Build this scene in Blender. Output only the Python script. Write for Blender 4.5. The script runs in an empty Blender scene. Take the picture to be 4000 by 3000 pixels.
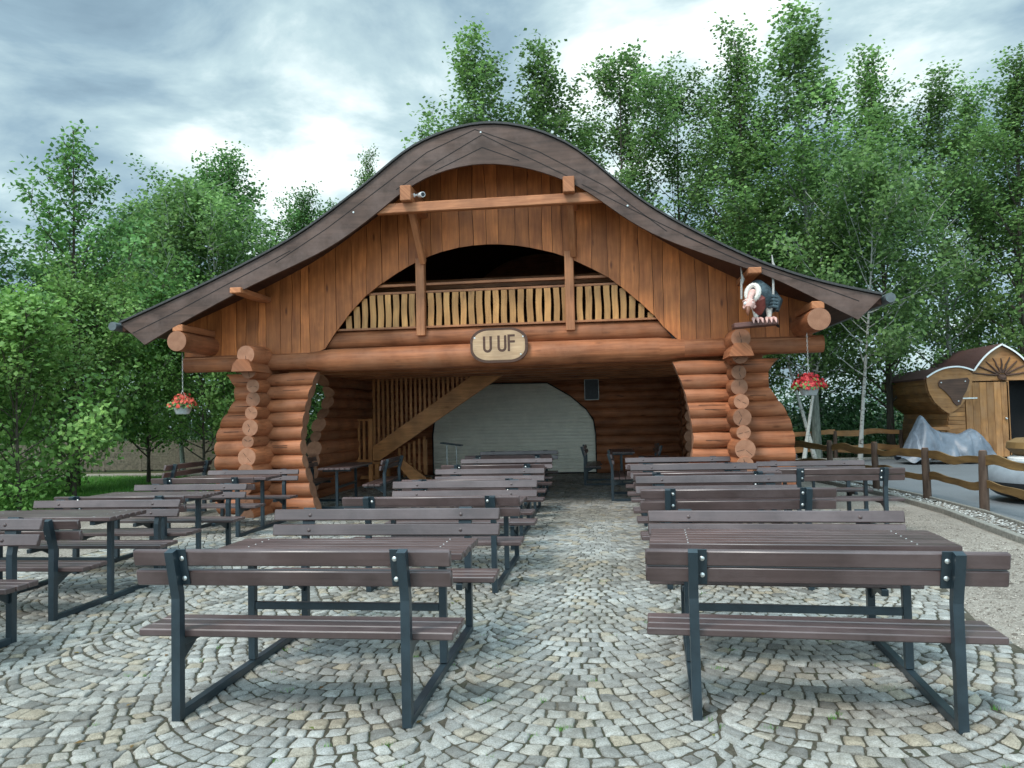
import bpy, math, random
import numpy as np
from mathutils import Vector, Matrix
random.seed(7); RNG = np.random.default_rng(7)
scene = bpy.context.scene
COL = scene.collection
R = math.radians
PI = math.pi

# ------------------------------------------------------------------ materials
def new_mat(name):
    m = bpy.data.materials.new(name); m.use_nodes = True
    nt = m.node_tree; nt.nodes.clear()
    out = nt.nodes.new('ShaderNodeOutputMaterial')
    b = nt.nodes.new('ShaderNodeBsdfPrincipled')
    nt.links.new(b.outputs[0], out.inputs[0])
    return m, nt, b, out

def node(nt, typ, **kw):
    n = nt.nodes.new('ShaderNode' + typ)
    for k, v in kw.items():
        if k.startswith('i_'):
            key = k[2:]
            key = int(key) if key.isdigit() else key
            n.inputs[key].default_value = v
        else: setattr(n, k, v)
    return n

def ramp(nt, stops, interp='LINEAR'):
    n = nt.nodes.new('ShaderNodeValToRGB'); n.color_ramp.interpolation = interp
    els = n.color_ramp.elements
    while len(els) < len(stops): els.new(0.5)
    for e, (p, c) in zip(els, stops):
        e.position = p; e.color = (*c, 1) if len(c) == 3 else c
    return n

def rnd_attr(nt):
    return node(nt, 'Attribute', attribute_type='GEOMETRY', attribute_name='rnd')

def mixc(nt, blend='MIX', fac=None):
    n = nt.nodes.new('ShaderNodeMix'); n.data_type = 'RGBA'; n.blend_type = blend
    if fac is not None: n.inputs[0].default_value = fac
    return n   # inputs 0 fac, 6 A, 7 B ; output 2

def wood(name, dark, light, su=1.6, sv=26., rough=.55, knots=0., tint=.35, bump=.15, spec=.35, weather=None):
    m, nt, b, out = new_mat(name); L = nt.links.new
    uv = node(nt, 'UVMap', uv_map='UVMap')
    mp = node(nt, 'Mapping'); mp.inputs['Scale'].default_value = (su, sv, 1)
    L(uv.outputs[0], mp.inputs[0])
    n1 = node(nt, 'TexNoise', i_Scale=1., i_Detail=5., i_Roughness=.65, i_Distortion=.4)
    L(mp.outputs[0], n1.inputs['Vector'])
    r = ramp(nt, [(.28, dark), (.72, light)]); L(n1.outputs[0], r.inputs[0])
    col = r.outputs[0]
    n2 = node(nt, 'TexNoise', i_Scale=2.2, i_Detail=3.)
    L(uv.outputs[0], n2.inputs['Vector'])
    r2 = ramp(nt, [(.3, (.68, .66, .66)), (.7, (1.18, 1.16, 1.14))]); L(n2.outputs[0], r2.inputs[0])
    mx = mixc(nt, 'MULTIPLY', 1.); L(col, mx.inputs[6]); L(r2.outputs[0], mx.inputs[7]); col = mx.outputs[2]
    if knots:
        mk = node(nt, 'Mapping'); mk.inputs['Scale'].default_value = (1.7, 5.5, 1); L(uv.outputs[0], mk.inputs[0])
        vo = node(nt, 'TexVoronoi', i_Scale=1.); L(mk.outputs[0], vo.inputs['Vector'])
        rk = ramp(nt, [(.05, (1, 1, 1)), (.16, (0, 0, 0))]); L(vo.outputs['Distance'], rk.inputs[0])
        mm = node(nt, 'Math', operation='MULTIPLY'); mm.inputs[1].default_value = knots; L(rk.outputs[0], mm.inputs[0])
        m2 = mixc(nt); L(mm.outputs[0], m2.inputs[0]); L(col, m2.inputs[6]); m2.inputs[7].default_value = (dark[0]*.35, dark[1]*.3, dark[2]*.3, 1); col = m2.outputs[2]
    if weather:
        n3 = node(nt, 'TexNoise', i_Scale=1.3, i_Detail=6., i_Roughness=.7); L(uv.outputs[0], n3.inputs['Vector'])
        rw = ramp(nt, [(.45, (0, 0, 0)), (.75, (1, 1, 1))]); L(n3.outputs[0], rw.inputs[0])
        m3 = mixc(nt); L(rw.outputs[0], m3.inputs[0]); L(col, m3.inputs[6]); m3.inputs[7].default_value = (*weather, 1); col = m3.outputs[2]
    at = rnd_attr(nt)
    mr = node(nt, 'MapRange'); mr.inputs[3].default_value = 1 - tint; mr.inputs[4].default_value = 1 + tint
    L(at.outputs['Fac'], mr.inputs[0])
    hs = node(nt, 'HueSaturation'); L(mr.outputs[0], hs.inputs['Value']); L(col, hs.inputs['Color'])
    L(hs.outputs[0], b.inputs['Base Color'])
    bp = node(nt, 'Bump', i_Strength=bump, i_Distance=.01); L(n1.outputs[0], bp.inputs['Height']); L(bp.outputs[0], b.inputs['Normal'])
    b.inputs['Roughness'].default_value = rough
    b.inputs['Specular IOR Level'].default_value = spec
    return m

def endgrain(name, dark, light):
    m, nt, b, out = new_mat(name); L = nt.links.new
    uv = node(nt, 'UVMap', uv_map='UVMap')
    nz = node(nt, 'TexNoise', i_Scale=9., i_Detail=4.); L(uv.outputs[0], nz.inputs['Vector'])
    ln = node(nt, 'VectorMath', operation='LENGTH'); L(uv.outputs[0], ln.inputs[0])
    ad = node(nt, 'Math', operation='MULTIPLY_ADD'); ad.inputs[1].default_value = .035; L(nz.outputs[0], ad.inputs[0]); L(ln.outputs['Value'], ad.inputs[2])
    sc = node(nt, 'Math', operation='MULTIPLY'); sc.inputs[1].default_value = 420.; L(ad.outputs[0], sc.inputs[0])
    si = node(nt, 'Math', operation='SINE'); L(sc.outputs[0], si.inputs[0])
    mr = node(nt, 'MapRange'); mr.inputs[1].default_value = -1; L(si.outputs[0], mr.inputs[0])
    nm = node(nt, 'Math', operation='MULTIPLY_ADD'); nm.inputs[1].default_value = .35; L(mr.outputs[0], nm.inputs[0])
    n2 = node(nt, 'Math', operation='MULTIPLY'); n2.inputs[1].default_value = .7; L(nz.outputs[0], n2.inputs[0]); L(n2.outputs[0], nm.inputs[2])
    r = ramp(nt, [(.2, dark), (.75, light)]); L(nm.outputs[0], r.inputs[0])
    at = rnd_attr(nt); mv = node(nt, 'MapRange'); mv.inputs[3].default_value = .75; mv.inputs[4].default_value = 1.2; L(at.outputs['Fac'], mv.inputs[0])
    hs = node(nt, 'HueSaturation'); L(mv.outputs[0], hs.inputs['Value']); L(r.outputs[0], hs.inputs['Color'])
    L(hs.outputs[0], b.inputs['Base Color']); b.inputs['Roughness'].default_value = .75
    b.inputs['Specular IOR Level'].default_value = .25
    return m

def plain(name, c, rough=.5, metal=0., var=.12, scale=14., spec=.5, bump=0., c2=None, coord='Object'):
    m, nt, b, out = new_mat(name); L = nt.links.new
    tc = node(nt, 'TexCoord'); n1 = node(nt, 'TexNoise', i_Scale=scale, i_Detail=5., i_Roughness=.65)
    L(tc.outputs[coord], n1.inputs['Vector'])
    lo = tuple(x*(1-var*2) for x in c); hi = c2 or tuple(min(1, x*(1+var*2)) for x in c)
    r = ramp(nt, [(.3, lo), (.7, hi)]); L(n1.outputs[0], r.inputs[0]); L(r.outputs[0], b.inputs['Base Color'])
    b.inputs['Roughness'].default_value = rough; b.inputs['Metallic'].default_value = metal
    b.inputs['Specular IOR Level'].default_value = spec
    if bump:
        bp = node(nt, 'Bump', i_Strength=bump, i_Distance=.01); L(n1.outputs[0], bp.inputs['Height']); L(bp.outputs[0], b.inputs['Normal'])
    return m

def leaf_mat(name, cols, trans=.35, rough=.55):
    m, nt, b, out = new_mat(name); L = nt.links.new
    at = rnd_attr(nt); r = ramp(nt, cols); L(at.outputs['Fac'], r.inputs[0])
    tc = node(nt, 'TexCoord'); n1 = node(nt, 'TexNoise', i_Scale=.55, i_Detail=2.); L(tc.outputs['Object'], n1.inputs['Vector'])
    mr = node(nt, 'MapRange'); mr.inputs[1].default_value = .3; mr.inputs[2].default_value = .7; mr.inputs[3].default_value = .7; mr.inputs[4].default_value = 1.3; L(n1.outputs[0], mr.inputs[0])
    oi = node(nt, 'ObjectInfo'); mo = node(nt, 'MapRange'); mo.inputs[3].default_value = .8; mo.inputs[4].default_value = 1.2; L(oi.outputs['Random'], mo.inputs[0])
    mu = node(nt, 'Math', operation='MULTIPLY'); L(mr.outputs[0], mu.inputs[0]); L(mo.outputs[0], mu.inputs[1])
    hs = node(nt, 'HueSaturation'); L(mu.outputs[0], hs.inputs['Value']); L(r.outputs[0], hs.inputs['Color'])
    L(hs.outputs[0], b.inputs['Base Color']); b.inputs['Roughness'].default_value = rough; b.inputs['Specular IOR Level'].default_value = .35
    t = node(nt, 'BsdfTranslucent'); L(hs.outputs[0], t.inputs[0])
    ms = node(nt, 'MixShader'); ms.inputs[0].default_value = trans
    L(b.outputs[0], ms.inputs[1]); L(t.outputs[0], ms.inputs[2]); L(ms.outputs[0], out.inputs[0])
    return m

def bark(name, dark, light, white=False):
    m, nt, b, out = new_mat(name); L = nt.links.new
    tc = node(nt, 'TexCoord'); mp = node(nt, 'Mapping')
    mp.inputs['Scale'].default_value = (5, 5, 14) if white else (14, 14, 2.5)
    L(tc.outputs['Object'], mp.inputs[0])
    n1 = node(nt, 'TexNoise', i_Scale=1., i_Detail=5., i_Roughness=.7); L(mp.outputs[0], n1.inputs['Vector'])
    r = ramp(nt, [(.36, dark), (.46, light)] if white else [(.3, dark), (.7, light)]); L(n1.outputs[0], r.inputs[0])
    L(r.outputs[0], b.inputs['Base Color']); b.inputs['Roughness'].default_value = .85; b.inputs['Specular IOR Level'].default_value = .2
    bp = node(nt, 'Bump', i_Strength=.5, i_Distance=.02); L(n1.outputs[0], bp.inputs['Height']); L(bp.outputs[0], b.inputs['Normal'])
    return m

M = {}
M['log'] = wood('log_glaze', (.20, .066, .026), (.47, .175, .078), su=1.2, sv=20, rough=.58, knots=.75, tint=.24, bump=.3, spec=.28, weather=(.36, .155, .082))
M['log_end'] = endgrain('log_end_grain', (.19, .08, .045), (.38, .19, .115))
M['beamwood'] = wood('planed_beam', (.29, .105, .043), (.52, .22, .10), rough=.5, knots=.4, tint=.15)
M['clad'] = wood('gable_board', (.34, .098, .028), (.62, .212, .062), su=1.3, sv=16, rough=.48, knots=.85, tint=.26, bump=.2)
M['pine'] = wood('pale_pine_slat', (.44, .19, .058), (.66, .34, .12), su=1.6, sv=18, rough=.45, knots=.6, tint=.16)
M['stair'] = wood('stair_pine', (.44, .18, .062), (.66, .31, .12), su=1.4, sv=16, rough=.45, knots=.5, tint=.14)
M['fascia'] = wood('weathered_fascia', (.048, .029, .022), (.115, .068, .052), su=.9, sv=12, rough=.62, knots=.3, tint=.12, weather=(.15, .10, .085))
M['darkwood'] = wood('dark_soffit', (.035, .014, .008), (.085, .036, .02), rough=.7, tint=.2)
M['seam'] = plain('black_seam', (.012, .01, .01), .9)
M['bench'] = wood('bench_board', (.064, .039, .037), (.090, .057, .055), su=1.2, sv=40, rough=.34, tint=.14, bump=.12, spec=.75, weather=(.135, .095, .093))
M['steel'] = plain('anthracite_steel', (.020, .033, .042), .36, metal=.0, var=.12, scale=9, spec=.5, bump=.05)
M['bolt'] = plain('zinc_bolt', (.62, .62, .60), .35, metal=.85)
M['pebble'] = leaf_mat('pebble_stone', [(0, (.22, .21, .19)), (.6, (.42, .41, .38)), (1, (.68, .67, .64))], trans=0.)
M['chips'] = leaf_mat('gravel_chip', [(0, (.07, .056, .045)), (.6, (.165, .138, .112)), (1, (.34, .30, .26))], trans=0., rough=.95)
M['litter'] = leaf_mat('dry_leaf', [(0, (.12, .06, .02)), (.5, (.26, .17, .05)), (1, (.16, .22, .05))], trans=.2)
M['fence'] = wood('fence_rail', (.075, .042, .014), (.21, .125, .045), su=1.6, sv=14, rough=.7, knots=.5, tint=.22, bump=.3)
M['post'] = wood('fence_post', (.045, .028, .02), (.12, .08, .058), su=2, sv=12, rough=.85, tint=.2, bump=.5)
M['shed'] = wood('shed_board', (.24, .105, .035), (.46, .23, .085), su=1.2, sv=13, rough=.65, knots=.5, tint=.2, weather=(.36, .20, .10))
M['sheddark'] = wood('shed_shield', (.05, .025, .016), (.10, .052, .034), rough=.6)
M['shingle'] = plain('bitumen_shingle', (.085, .038, .032), .9, var=.3, scale=60, bump=.4)
M['roofing'] = plain('dark_roofing', (.042, .042, .042), .75, var=.25, scale=30, bump=.3)
M['gutter'] = plain('grey_gutter', (.10, .115, .12), .45, metal=.3)
M['white'] = plain('white_paint', (.78, .78, .77), .4, var=.03)
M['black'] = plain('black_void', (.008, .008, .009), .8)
M['signwood'] = wood('sign_panel', (.40, .25, .14), (.58, .40, .25), su=3, sv=40, rough=.6, tint=.05)
M['signrim'] = wood('sign_rim', (.06, .028, .018), (.11, .055, .036), rough=.6, tint=.05)
M['shutter'] = plain('shutter_slat', (.80, .75, .64), .5, var=.04, scale=4)
M['leaf_aspen'] = leaf_mat('aspen_leaf', [(0, (.055, .108, .038)), (.5, (.14, .25, .072)), (.9, (.23, .38, .115)), (1, (.31, .45, .17))], trans=.5)
M['leaf_alder'] = leaf_mat('alder_leaf', [(0, (.05, .115, .036)), (.5, (.12, .26, .07)), (.9, (.20, .38, .11)), (1, (.27, .45, .16))], trans=.42)
M['leaf_shrub'] = leaf_mat('shrub_leaf', [(0, (.085, .18, .045)), (.5, (.185, .335, .08)), (.9, (.27, .44, .12)), (1, (.35, .51, .17))], trans=.42)
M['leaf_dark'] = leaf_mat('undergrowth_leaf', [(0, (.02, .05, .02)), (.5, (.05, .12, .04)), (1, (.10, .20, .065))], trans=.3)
M['grass'] = leaf_mat('grass_blade', [(0, (.06, .17, .03)), (.5, (.10, .26, .04)), (1, (.16, .34, .06))], trans=.3)
M['bark'] = bark('grey_bark', (.035, .028, .022), (.12, .10, .08))
M['birch'] = bark('birch_bark', (.06, .055, .05), (.40, .40, .37), white=True)
M['aspenbark'] = bark('aspen_bark', (.07, .08, .065), (.26, .28, .24))
M['petal'] = leaf_mat('red_petal', [(0, (.30, .012, .02)), (.5, (.52, .025, .035)), (1, (.70, .07, .07))], trans=.25)
M['petalpink'] = leaf_mat('coral_petal', [(0, (.45, .04, .03)), (.5, (.62, .10, .07)), (1, (.75, .22, .14))], trans=.25)
M['potdark'] = plain('dark_pot', (.04, .045, .055), .45)
M['potpale'] = plain('pale_pot', (.42, .46, .46), .5)
M['tarp'] = plain('grey_tarpaulin', (.115, .138, .172), .42, var=.12, scale=5, bump=1.)
M['ringgrey'] = plain('grey_rubber_ring', (.21, .235, .26), .5, var=.08, scale=5)
M['rubber'] = plain('black_rubber', (.012, .013, .015), .55)
M['kerb'] = plain('concrete_kerb', (.20, .19, .165), .9, var=.2, scale=20, bump=.3)
M['concrete'] = plain('cast_fence_panel', (.125, .105, .075), .9, var=.25, scale=14, bump=.6)
M['fleshy'] = plain('pink_painted_resin', (.62, .36, .31), .5, var=.12, scale=24)
M['ruff'] = plain('cream_painted_resin', (.66, .62, .56), .6, var=.15, scale=50, bump=.4)
M['feather'] = plain('slate_blue_painted_resin', (.055, .082, .095), .5, var=.3, scale=26, bump=.4)
M['featherdark'] = plain('dark_tail_resin', (.022, .018, .018), .6, var=.2)
M['belly'] = plain('brick_red_painted_resin', (.22, .05, .038), .55)
M['beak'] = plain('brown_beak_resin', (.20, .07, .035), .45)
M['rope'] = plain('grey_rope', (.42, .40, .37), .8, var=.2, scale=60)
M['perch'] = wood('perch_board', (.10, .045, .036), (.19, .095, .08), rough=.55, tint=.05)
M['glass'] = plain('dark_glass', (.01, .01, .012), .1)
M['chain'] = plain('galvanised_chain', (.45, .45, .43), .4, metal=.7)


def ground_mat(name, stops, scale, fine, bump=.4, rough=.95):
    m, nt, b, out = new_mat(name); L = nt.links.new
    tc = node(nt, 'TexCoord')
    n1 = node(nt, 'TexNoise', i_Scale=scale, i_Detail=6., i_Roughness=.7); L(tc.outputs['Object'], n1.inputs['Vector'])
    n2 = node(nt, 'TexNoise', i_Scale=fine, i_Detail=4., i_Roughness=.8); L(tc.outputs['Object'], n2.inputs['Vector'])
    mx = node(nt, 'Math', operation='MULTIPLY_ADD'); mx.inputs[1].default_value = .55; L(n2.outputs[0], mx.inputs[0])
    m2 = node(nt, 'Math', operation='MULTIPLY'); m2.inputs[1].default_value = .45; L(n1.outputs[0], m2.inputs[0]); L(m2.outputs[0], mx.inputs[2])
    r = ramp(nt, stops); L(mx.outputs[0], r.inputs[0]); L(r.outputs[0], b.inputs['Base Color'])
    b.inputs['Roughness'].default_value = rough; b.inputs['Specular IOR Level'].default_value = .2
    bp = node(nt, 'Bump', i_Strength=bump, i_Distance=.02); L(n2.outputs[0], bp.inputs['Height']); L(bp.outputs[0], b.inputs['Normal'])
    return m
M['dirt'] = ground_mat('forest_floor', [(.3, (.03, .035, .016)), (.5, (.07, .075, .03)), (.7, (.12, .10, .055))], .5, 9.)
M['gravel'] = ground_mat('crushed_gravel', [(.36, (.10, .082, .068)), (.48, (.25, .215, .18)), (.56, (.33, .29, .245)), (.66, (.52, .47, .41))], .8, 34., bump=1.)
M['earth'] = ground_mat('joint_soil', [(.35, (.03, .042, .018)), (.5, (.06, .052, .038)), (.66, (.13, .112, .085))], 2.2, 40.)
M['asphalt'] = ground_mat('asphalt', [(.3, (.10, .108, .115)), (.6, (.145, .152, .16)), (.8, (.19, .20, .205))], .8, 60., bump=.25, rough=.7)
M['lawn'] = ground_mat('lawn_soil', [(.3, (.05, .14, .025)), (.6, (.09, .23, .04))], .9, 30.)

def cobble_mat():
    m, nt, b, out = new_mat('granite_cobble'); L = nt.links.new
    at = rnd_attr(nt)
    r = ramp(nt, [(0, (.18, .175, .165)), (.18, (.265, .262, .25)), (.40, (.315, .313, .30)), (.60, (.36, .355, .338)), (.80, (.42, .415, .395)), (.84, (.38, .36, .325)), (.94, (.335, .295, .235)), (1, (.38, .335, .265))])
    L(at.outputs['Fac'], r.inputs[0])
    tc = node(nt, 'TexCoord')
    n1 = node(nt, 'TexNoise', i_Scale=130., i_Detail=3., i_Roughness=.7); L(tc.outputs['Object'], n1.inputs['Vector'])
    r1 = ramp(nt, [(.33, (.62, .61, .60)), (.52, (1, 1, 1)), (.68, (1.25, 1.25, 1.25))]); L(n1.outputs[0], r1.inputs[0])
    n2 = node(nt, 'TexNoise', i_Scale=16., i_Detail=4., i_Roughness=.65); L(tc.outputs['Object'], n2.inputs['Vector'])
    r2 = ramp(nt, [(.3, (.70, .68, .64)), (.6, (1.04, 1.04, 1.04))]); L(n2.outputs[0], r2.inputs[0])
    n3 = node(nt, 'TexNoise', i_Scale=.7, i_Detail=4.); L(tc.outputs['Object'], n3.inputs['Vector'])
    r3 = ramp(nt, [(.35, (.70, .66, .60)), (.6, (.99, .99, .975))]); L(n3.outputs[0], r3.inputs[0])
    c = r.outputs[0]
    for rr in (r1, r2, r3):
        mx = mixc(nt, 'MULTIPLY', 1.); L(c, mx.inputs[6]); L(rr.outputs[0], mx.inputs[7]); c = mx.outputs[2]
    L(c, b.inputs['Base Color']); b.inputs['Roughness'].default_value = .72; b.inputs['Specular IOR Level'].default_value = .35
    ad = node(nt, 'Math', operation='MULTIPLY_ADD'); ad.inputs[1].default_value = .35; L(n1.outputs[0], ad.inputs[0]); L(n2.outputs[0], ad.inputs[2])
    bp = node(nt, 'Bump', i_Strength=.55, i_Distance=.012); L(ad.outputs[0], bp.inputs['Height']); L(bp.outputs[0], b.inputs['Normal'])
    return m
M['cobble'] = cobble_mat()

# ------------------------------------------------------------------ mesh builder
class MB:
    def __init__(s): s.v = []; s.f = []; s.mi = []; s.uv = []; s.rn = []; s.sm = []
    def face(s, idx, m, uv, smooth, rnd): s.f.append(idx); s.mi.append(m); s.uv.append(uv); s.sm.append(smooth); s.rn.append(rnd)
    def poly(s, verts, faces, m=0, L=0, smooth=False, rnd=None, centre=None):
        rnd = random.random() if rnd is None else rnd
        o = len(s.v); off = random.random()*7
        s.v += [tuple(p) for p in verts]
        A, B = [i for i in range(3) if i != L]
        for f in faces:
            if centre is not None:
                p0, p1, p2 = (Vector(verts[f[k]]) for k in (0, 1, 2))
                n = (p1-p0).cross(p2-p0); cc = sum((Vector(verts[k]) for k in f), Vector())/len(f)
                if n.dot(cc-Vector(centre)) < 0: f = f[::-1]
            s.face([o+k for k in f], m, [(verts[k][L]+off, verts[k][A]+verts[k][B]+off*.7) for k in f], smooth, rnd)
    def box(s, c, h, m=0, L=None, ch=0., rot=None, rnd=None):
        """chamfered box: centre c, half sizes h, rot = Matrix 3x3"""
        if L is None: L = max(range(3), key=lambda k: h[k])
        ch = min(ch, min(h)*.8)
        V = []; idx = {}
        Rm = rot if rot is not None else Matrix.Identity(3)
        if ch <= 0:
            for sx in (-1, 1):
                for sy in (-1, 1):
                    for sz in (-1, 1): V.append((sx*h[0], sy*h[1], sz*h[2]))
            F = [(0, 1, 3, 2), (4, 6, 7, 5), (0, 4, 5, 1), (2, 3, 7, 6), (0, 2, 6, 4), (1, 5, 7, 3)]
        else:
            for k in range(3):
                for sx in (-1, 1):
                    for sy in (-1, 1):
                        for sz in (-1, 1):
                            q = [sx*(h[0]-ch), sy*(h[1]-ch), sz*(h[2]-ch)]
                            q[k] = (sx, sy, sz)[k]*h[k]
                            idx[(k, sx, sy, sz)] = len(V); V.append(tuple(q))
            F = []
            def sg(a, va, b, vb, c_, vc):
                t = [0, 0, 0]; t[a] = va; t[b] = vb; t[c_] = vc; return tuple(t)
            for k in range(3):
                a, b = [i for i in range(3) if i != k]
                for sv in (-1, 1):
                    F.append(tuple(idx[(k,)+sg(k, sv, a, p, b, q)] for p, q in ((-1, -1), (1, -1), (1, 1), (-1, 1))))
            for a in range(3):
                for b in range(a+1, 3):
                    c_ = 3-a-b
                    for va in (-1, 1):
                        for vb in (-1, 1):
                            F.append((idx[(a,)+sg(a, va, b, vb, c_, -1)], idx[(a,)+sg(a, va, b, vb, c_, 1)], idx[(b,)+sg(a, va, b, vb, c_, 1)], idx[(b,)+sg(a, va, b, vb, c_, -1)]))
            for sx in (-1, 1):
                for sy in (-1, 1):
                    for sz in (-1, 1): F.append(tuple(idx[(k, sx, sy, sz)] for k in range(3)))
        # uv from local coordinates, geometry rotated
        rnd = random.random() if rnd is None else rnd
        o = len(s.v); off = random.random()*7; A, B = [i for i in range(3) if i != L]
        for p in V: s.v.append(tuple(Vector(c)+Rm @ Vector(p)))
        for f in F:
            p0, p1, p2 = (Vector(V[f[k]]) for k in (0, 1, 2)); n = (p1-p0).cross(p2-p0)
            if n.dot(sum((Vector(V[k]) for k in f), Vector())) < 0: f = f[::-1]
            s.face([o+k for k in f], m, [(V[k][L]+off, V[k][A]+V[k][B]+off*.7) for k in f], False, rnd)
    def beam(s, p, q, w, t, m=0, ch=0., up=(0, 0, 1), rnd=None):
        """box of section w (sideways) x t (along up) from p to q"""
        p = Vector(p); q = Vector(q); d = q-p; L = d.length; x = d.normalized(); y = Vector(up).cross(x)
        if y.length < 1e-4: y = Vector((1, 0, 0)).cross(x)
        y.normalize(); z = x.cross(y)
        s.box((p+q)/2, (L/2, w/2, t/2), m, 0, ch, Matrix((x, y, z)).transposed(), rnd)
    def tube(s, path, rad, n=10, m=0, cap=None, smooth=True, rnd=None, endfn=None, sq=1.):
        """swept tube; cap = material of the ends; sq squashes the section along its 2nd axis"""
        rnd = random.random() if rnd is None else rnd
        path = [Vector(p) for p in path]; k = len(path)
        if not hasattr(rad, '__len__'): rad = [rad]*k
        o = len(s.v); off = random.random()*9
        t0 = (path[1]-path[0]).normalized()
        ref = Vector((0, 0, 1)) if abs(t0.z) < .9 else Vector((1, 0, 0))
        u = ref.cross(t0).normalized(); lens = [0]
        for i in range(1, k): lens.append(lens[-1]+(path[i]-path[i-1]).length)
        for i in range(k):
            t = (path[min(i+1, k-1)]-path[max(i-1, 0)]).normalized()
            u = (u-t*u.dot(t)).normalized(); w = t.cross(u)
            for j in range(n):
                a = 2*PI*j/n
                p = path[i]+u*(math.cos(a)*rad[i])+w*(math.sin(a)*rad[i]*sq)
                if endfn: p = endfn(i, k, p)
                s.v.append(tuple(p))
        for i in range(k-1):
            for j in range(n):
                j2 = (j+1) % n; r = max(rad[i], rad[i+1])
                s.face([o+i*n+j, o+i*n+j2, o+(i+1)*n+j2, o+(i+1)*n+j], m,
                       [(lens[i]+off, j*2*PI*r/n+off), (lens[i]+off, (j+1)*2*PI*r/n+off), (lens[i+1]+off, (j+1)*2*PI*r/n+off), (lens[i+1]+off, j*2*PI*r/n+off)], smooth, rnd)
        cm = m if cap is None else cap
        for e, i in ((0, 0), (1, k-1)):
            if rad[i] < .0015: continue
            ids = [o+i*n+j for j in range(n)]; uvs = [(math.cos(2*PI*j/n)*rad[i], math.sin(2*PI*j/n)*rad[i]) for j in range(n)]
            if e == 0: ids = ids[::-1]; uvs = uvs[::-1]
            s.face(ids, cm, uvs, False, rnd)
    def lathe(s, prof, c, n=20, m=0, axis=2, mats=None):
        """prof = [(r, h)...] about an axis through c"""
        o = len(s.v); rnd = random.random()
        for r, h in prof:
            for j in range(n):
                a = 2*PI*j/n; q = [0, 0, 0]; A, B = [(1, 2), (2, 0), (0, 1)][axis]
                q[A] = r*math.cos(a); q[B] = r*math.sin(a); q[axis] = h
                s.v.append((c[0]+q[0], c[1]+q[1], c[2]+q[2]))
        for i in range(len(prof)-1):
            for j in range(n):
                j2 = (j+1) % n
                s.face([o+i*n+j, o+i*n+j2, o+(i+1)*n+j2, o+(i+1)*n+j], mats[i] if mats else m, [(j*.1, i*.1)]*4, True, rnd)
        s.face([o+j for j in range(n)][::-1], mats[0] if mats else m, [(0, 0)]*n, False, rnd)
        s.face([o+(len(prof)-1)*n+j for j in range(n)], mats[-1] if mats else m, [(0, 0)]*n, False, rnd)
    def prism(s, poly, d0, d1, plane='xz', m=0, side=None, L=0, rnd=None, smooth_side=False):
        """extrude a 2-D polygon: plane xz along y, xy along z, yz along x"""
        rnd = random.random() if rnd is None else rnd; n = len(poly); o = len(s.v); off = random.random()*7
        def pt(a, b, d): return (a, d, b) if plane == 'xz' else ((a, b, d) if plane == 'xy' else (d, a, b))
        area = sum(poly[i][0]*poly[(i+1) % n][1]-poly[(i+1) % n][0]*poly[i][1] for i in range(n))
        if area < 0: poly = poly[::-1]
        V = [pt(a, b, d0) for a, b in poly]+[pt(a, b, d1) for a, b in poly]; s.v += V
        A, B = [i for i in range(3) if i != L]
        def uv(k): return (V[k][L]+off, V[k][A]+V[k][B]+off*.7)
        low = list(range(n)); high = list(range(n, 2*n))
        flip = plane == 'xz'      # for xz the low-y cap keeps the ccw order
        f0 = low if flip else low[::-1]; f1 = high[::-1] if flip else high
        for f in (f0, f1): s.face([o+k for k in f], m, [uv(k) for k in f], False, rnd)
        for i in range(n):
            j = (i+1) % n; f = [i, n+i, n+j, j] if flip else [i, j, n+j, n+i]
            s.face([o+k for k in f], m if side is None else side, [uv(k) for k in f], smooth_side, rnd)
    def build(s, name, mats, parent=None, origin=None, angle=40, label=None, kind=None):
        me = bpy.data.meshes.new(name)
        v = np.array(s.v, dtype=float).reshape(-1, 3)
        if origin is not None: v = v-np.array(origin)
        me.from_pydata(v.tolist(), [], s.f)
        for x in (mats if isinstance(mats, (list, tuple)) else [mats]): me.materials.append(M[x])
        me.polygons.foreach_set('material_index', s.mi); me.polygons.foreach_set('use_smooth', s.sm)
        lay = me.uv_layers.new(name='UVMap'); flat = [c for f in s.uv for q in f for c in q]; lay.data.foreach_set('uv', flat)
        at = me.attributes.new('rnd', 'FLOAT', 'FACE'); at.data.foreach_set('value', s.rn)
        if any(s.sm): me.set_sharp_from_angle(angle=R(angle))
        me.update(); me.validate()
        o = bpy.data.objects.new(name, me); COL.objects.link(o)
        if parent: o.parent = parent
        if label: o['label'] = label
        if kind: o['kind'] = kind
        return o

def fast_mesh(name, verts, sizes, loops, mats, rnd=None, parent=None, mi=None):
    me = bpy.data.meshes.new(name)
    me.vertices.add(len(verts)); me.vertices.foreach_set('co', np.ascontiguousarray(verts, dtype=np.float32).ravel())
    me.loops.add(len(loops)); me.loops.foreach_set('vertex_index', np.ascontiguousarray(loops, dtype=np.int32))
    me.polygons.add(len(sizes)); st = np.concatenate(([0], np.cumsum(sizes)[:-1])).astype(np.int32)
    me.polygons.foreach_set('loop_start', st)
    if mi is not None: me.polygons.foreach_set('material_index', mi)
    for x in mats: me.materials.append(M[x])
    me.update(calc_edges=True); me.validate()
    if rnd is not None:
        at = me.attributes.new('rnd', 'FLOAT', 'FACE'); at.data.foreach_set('value', np.ascontiguousarray(rnd, dtype=np.float32))
    return me

def mesh_obj(name, me, parent=None):
    o = bpy.data.objects.new(name, me); COL.objects.link(o)
    if parent: o.parent = parent
    return o

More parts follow.
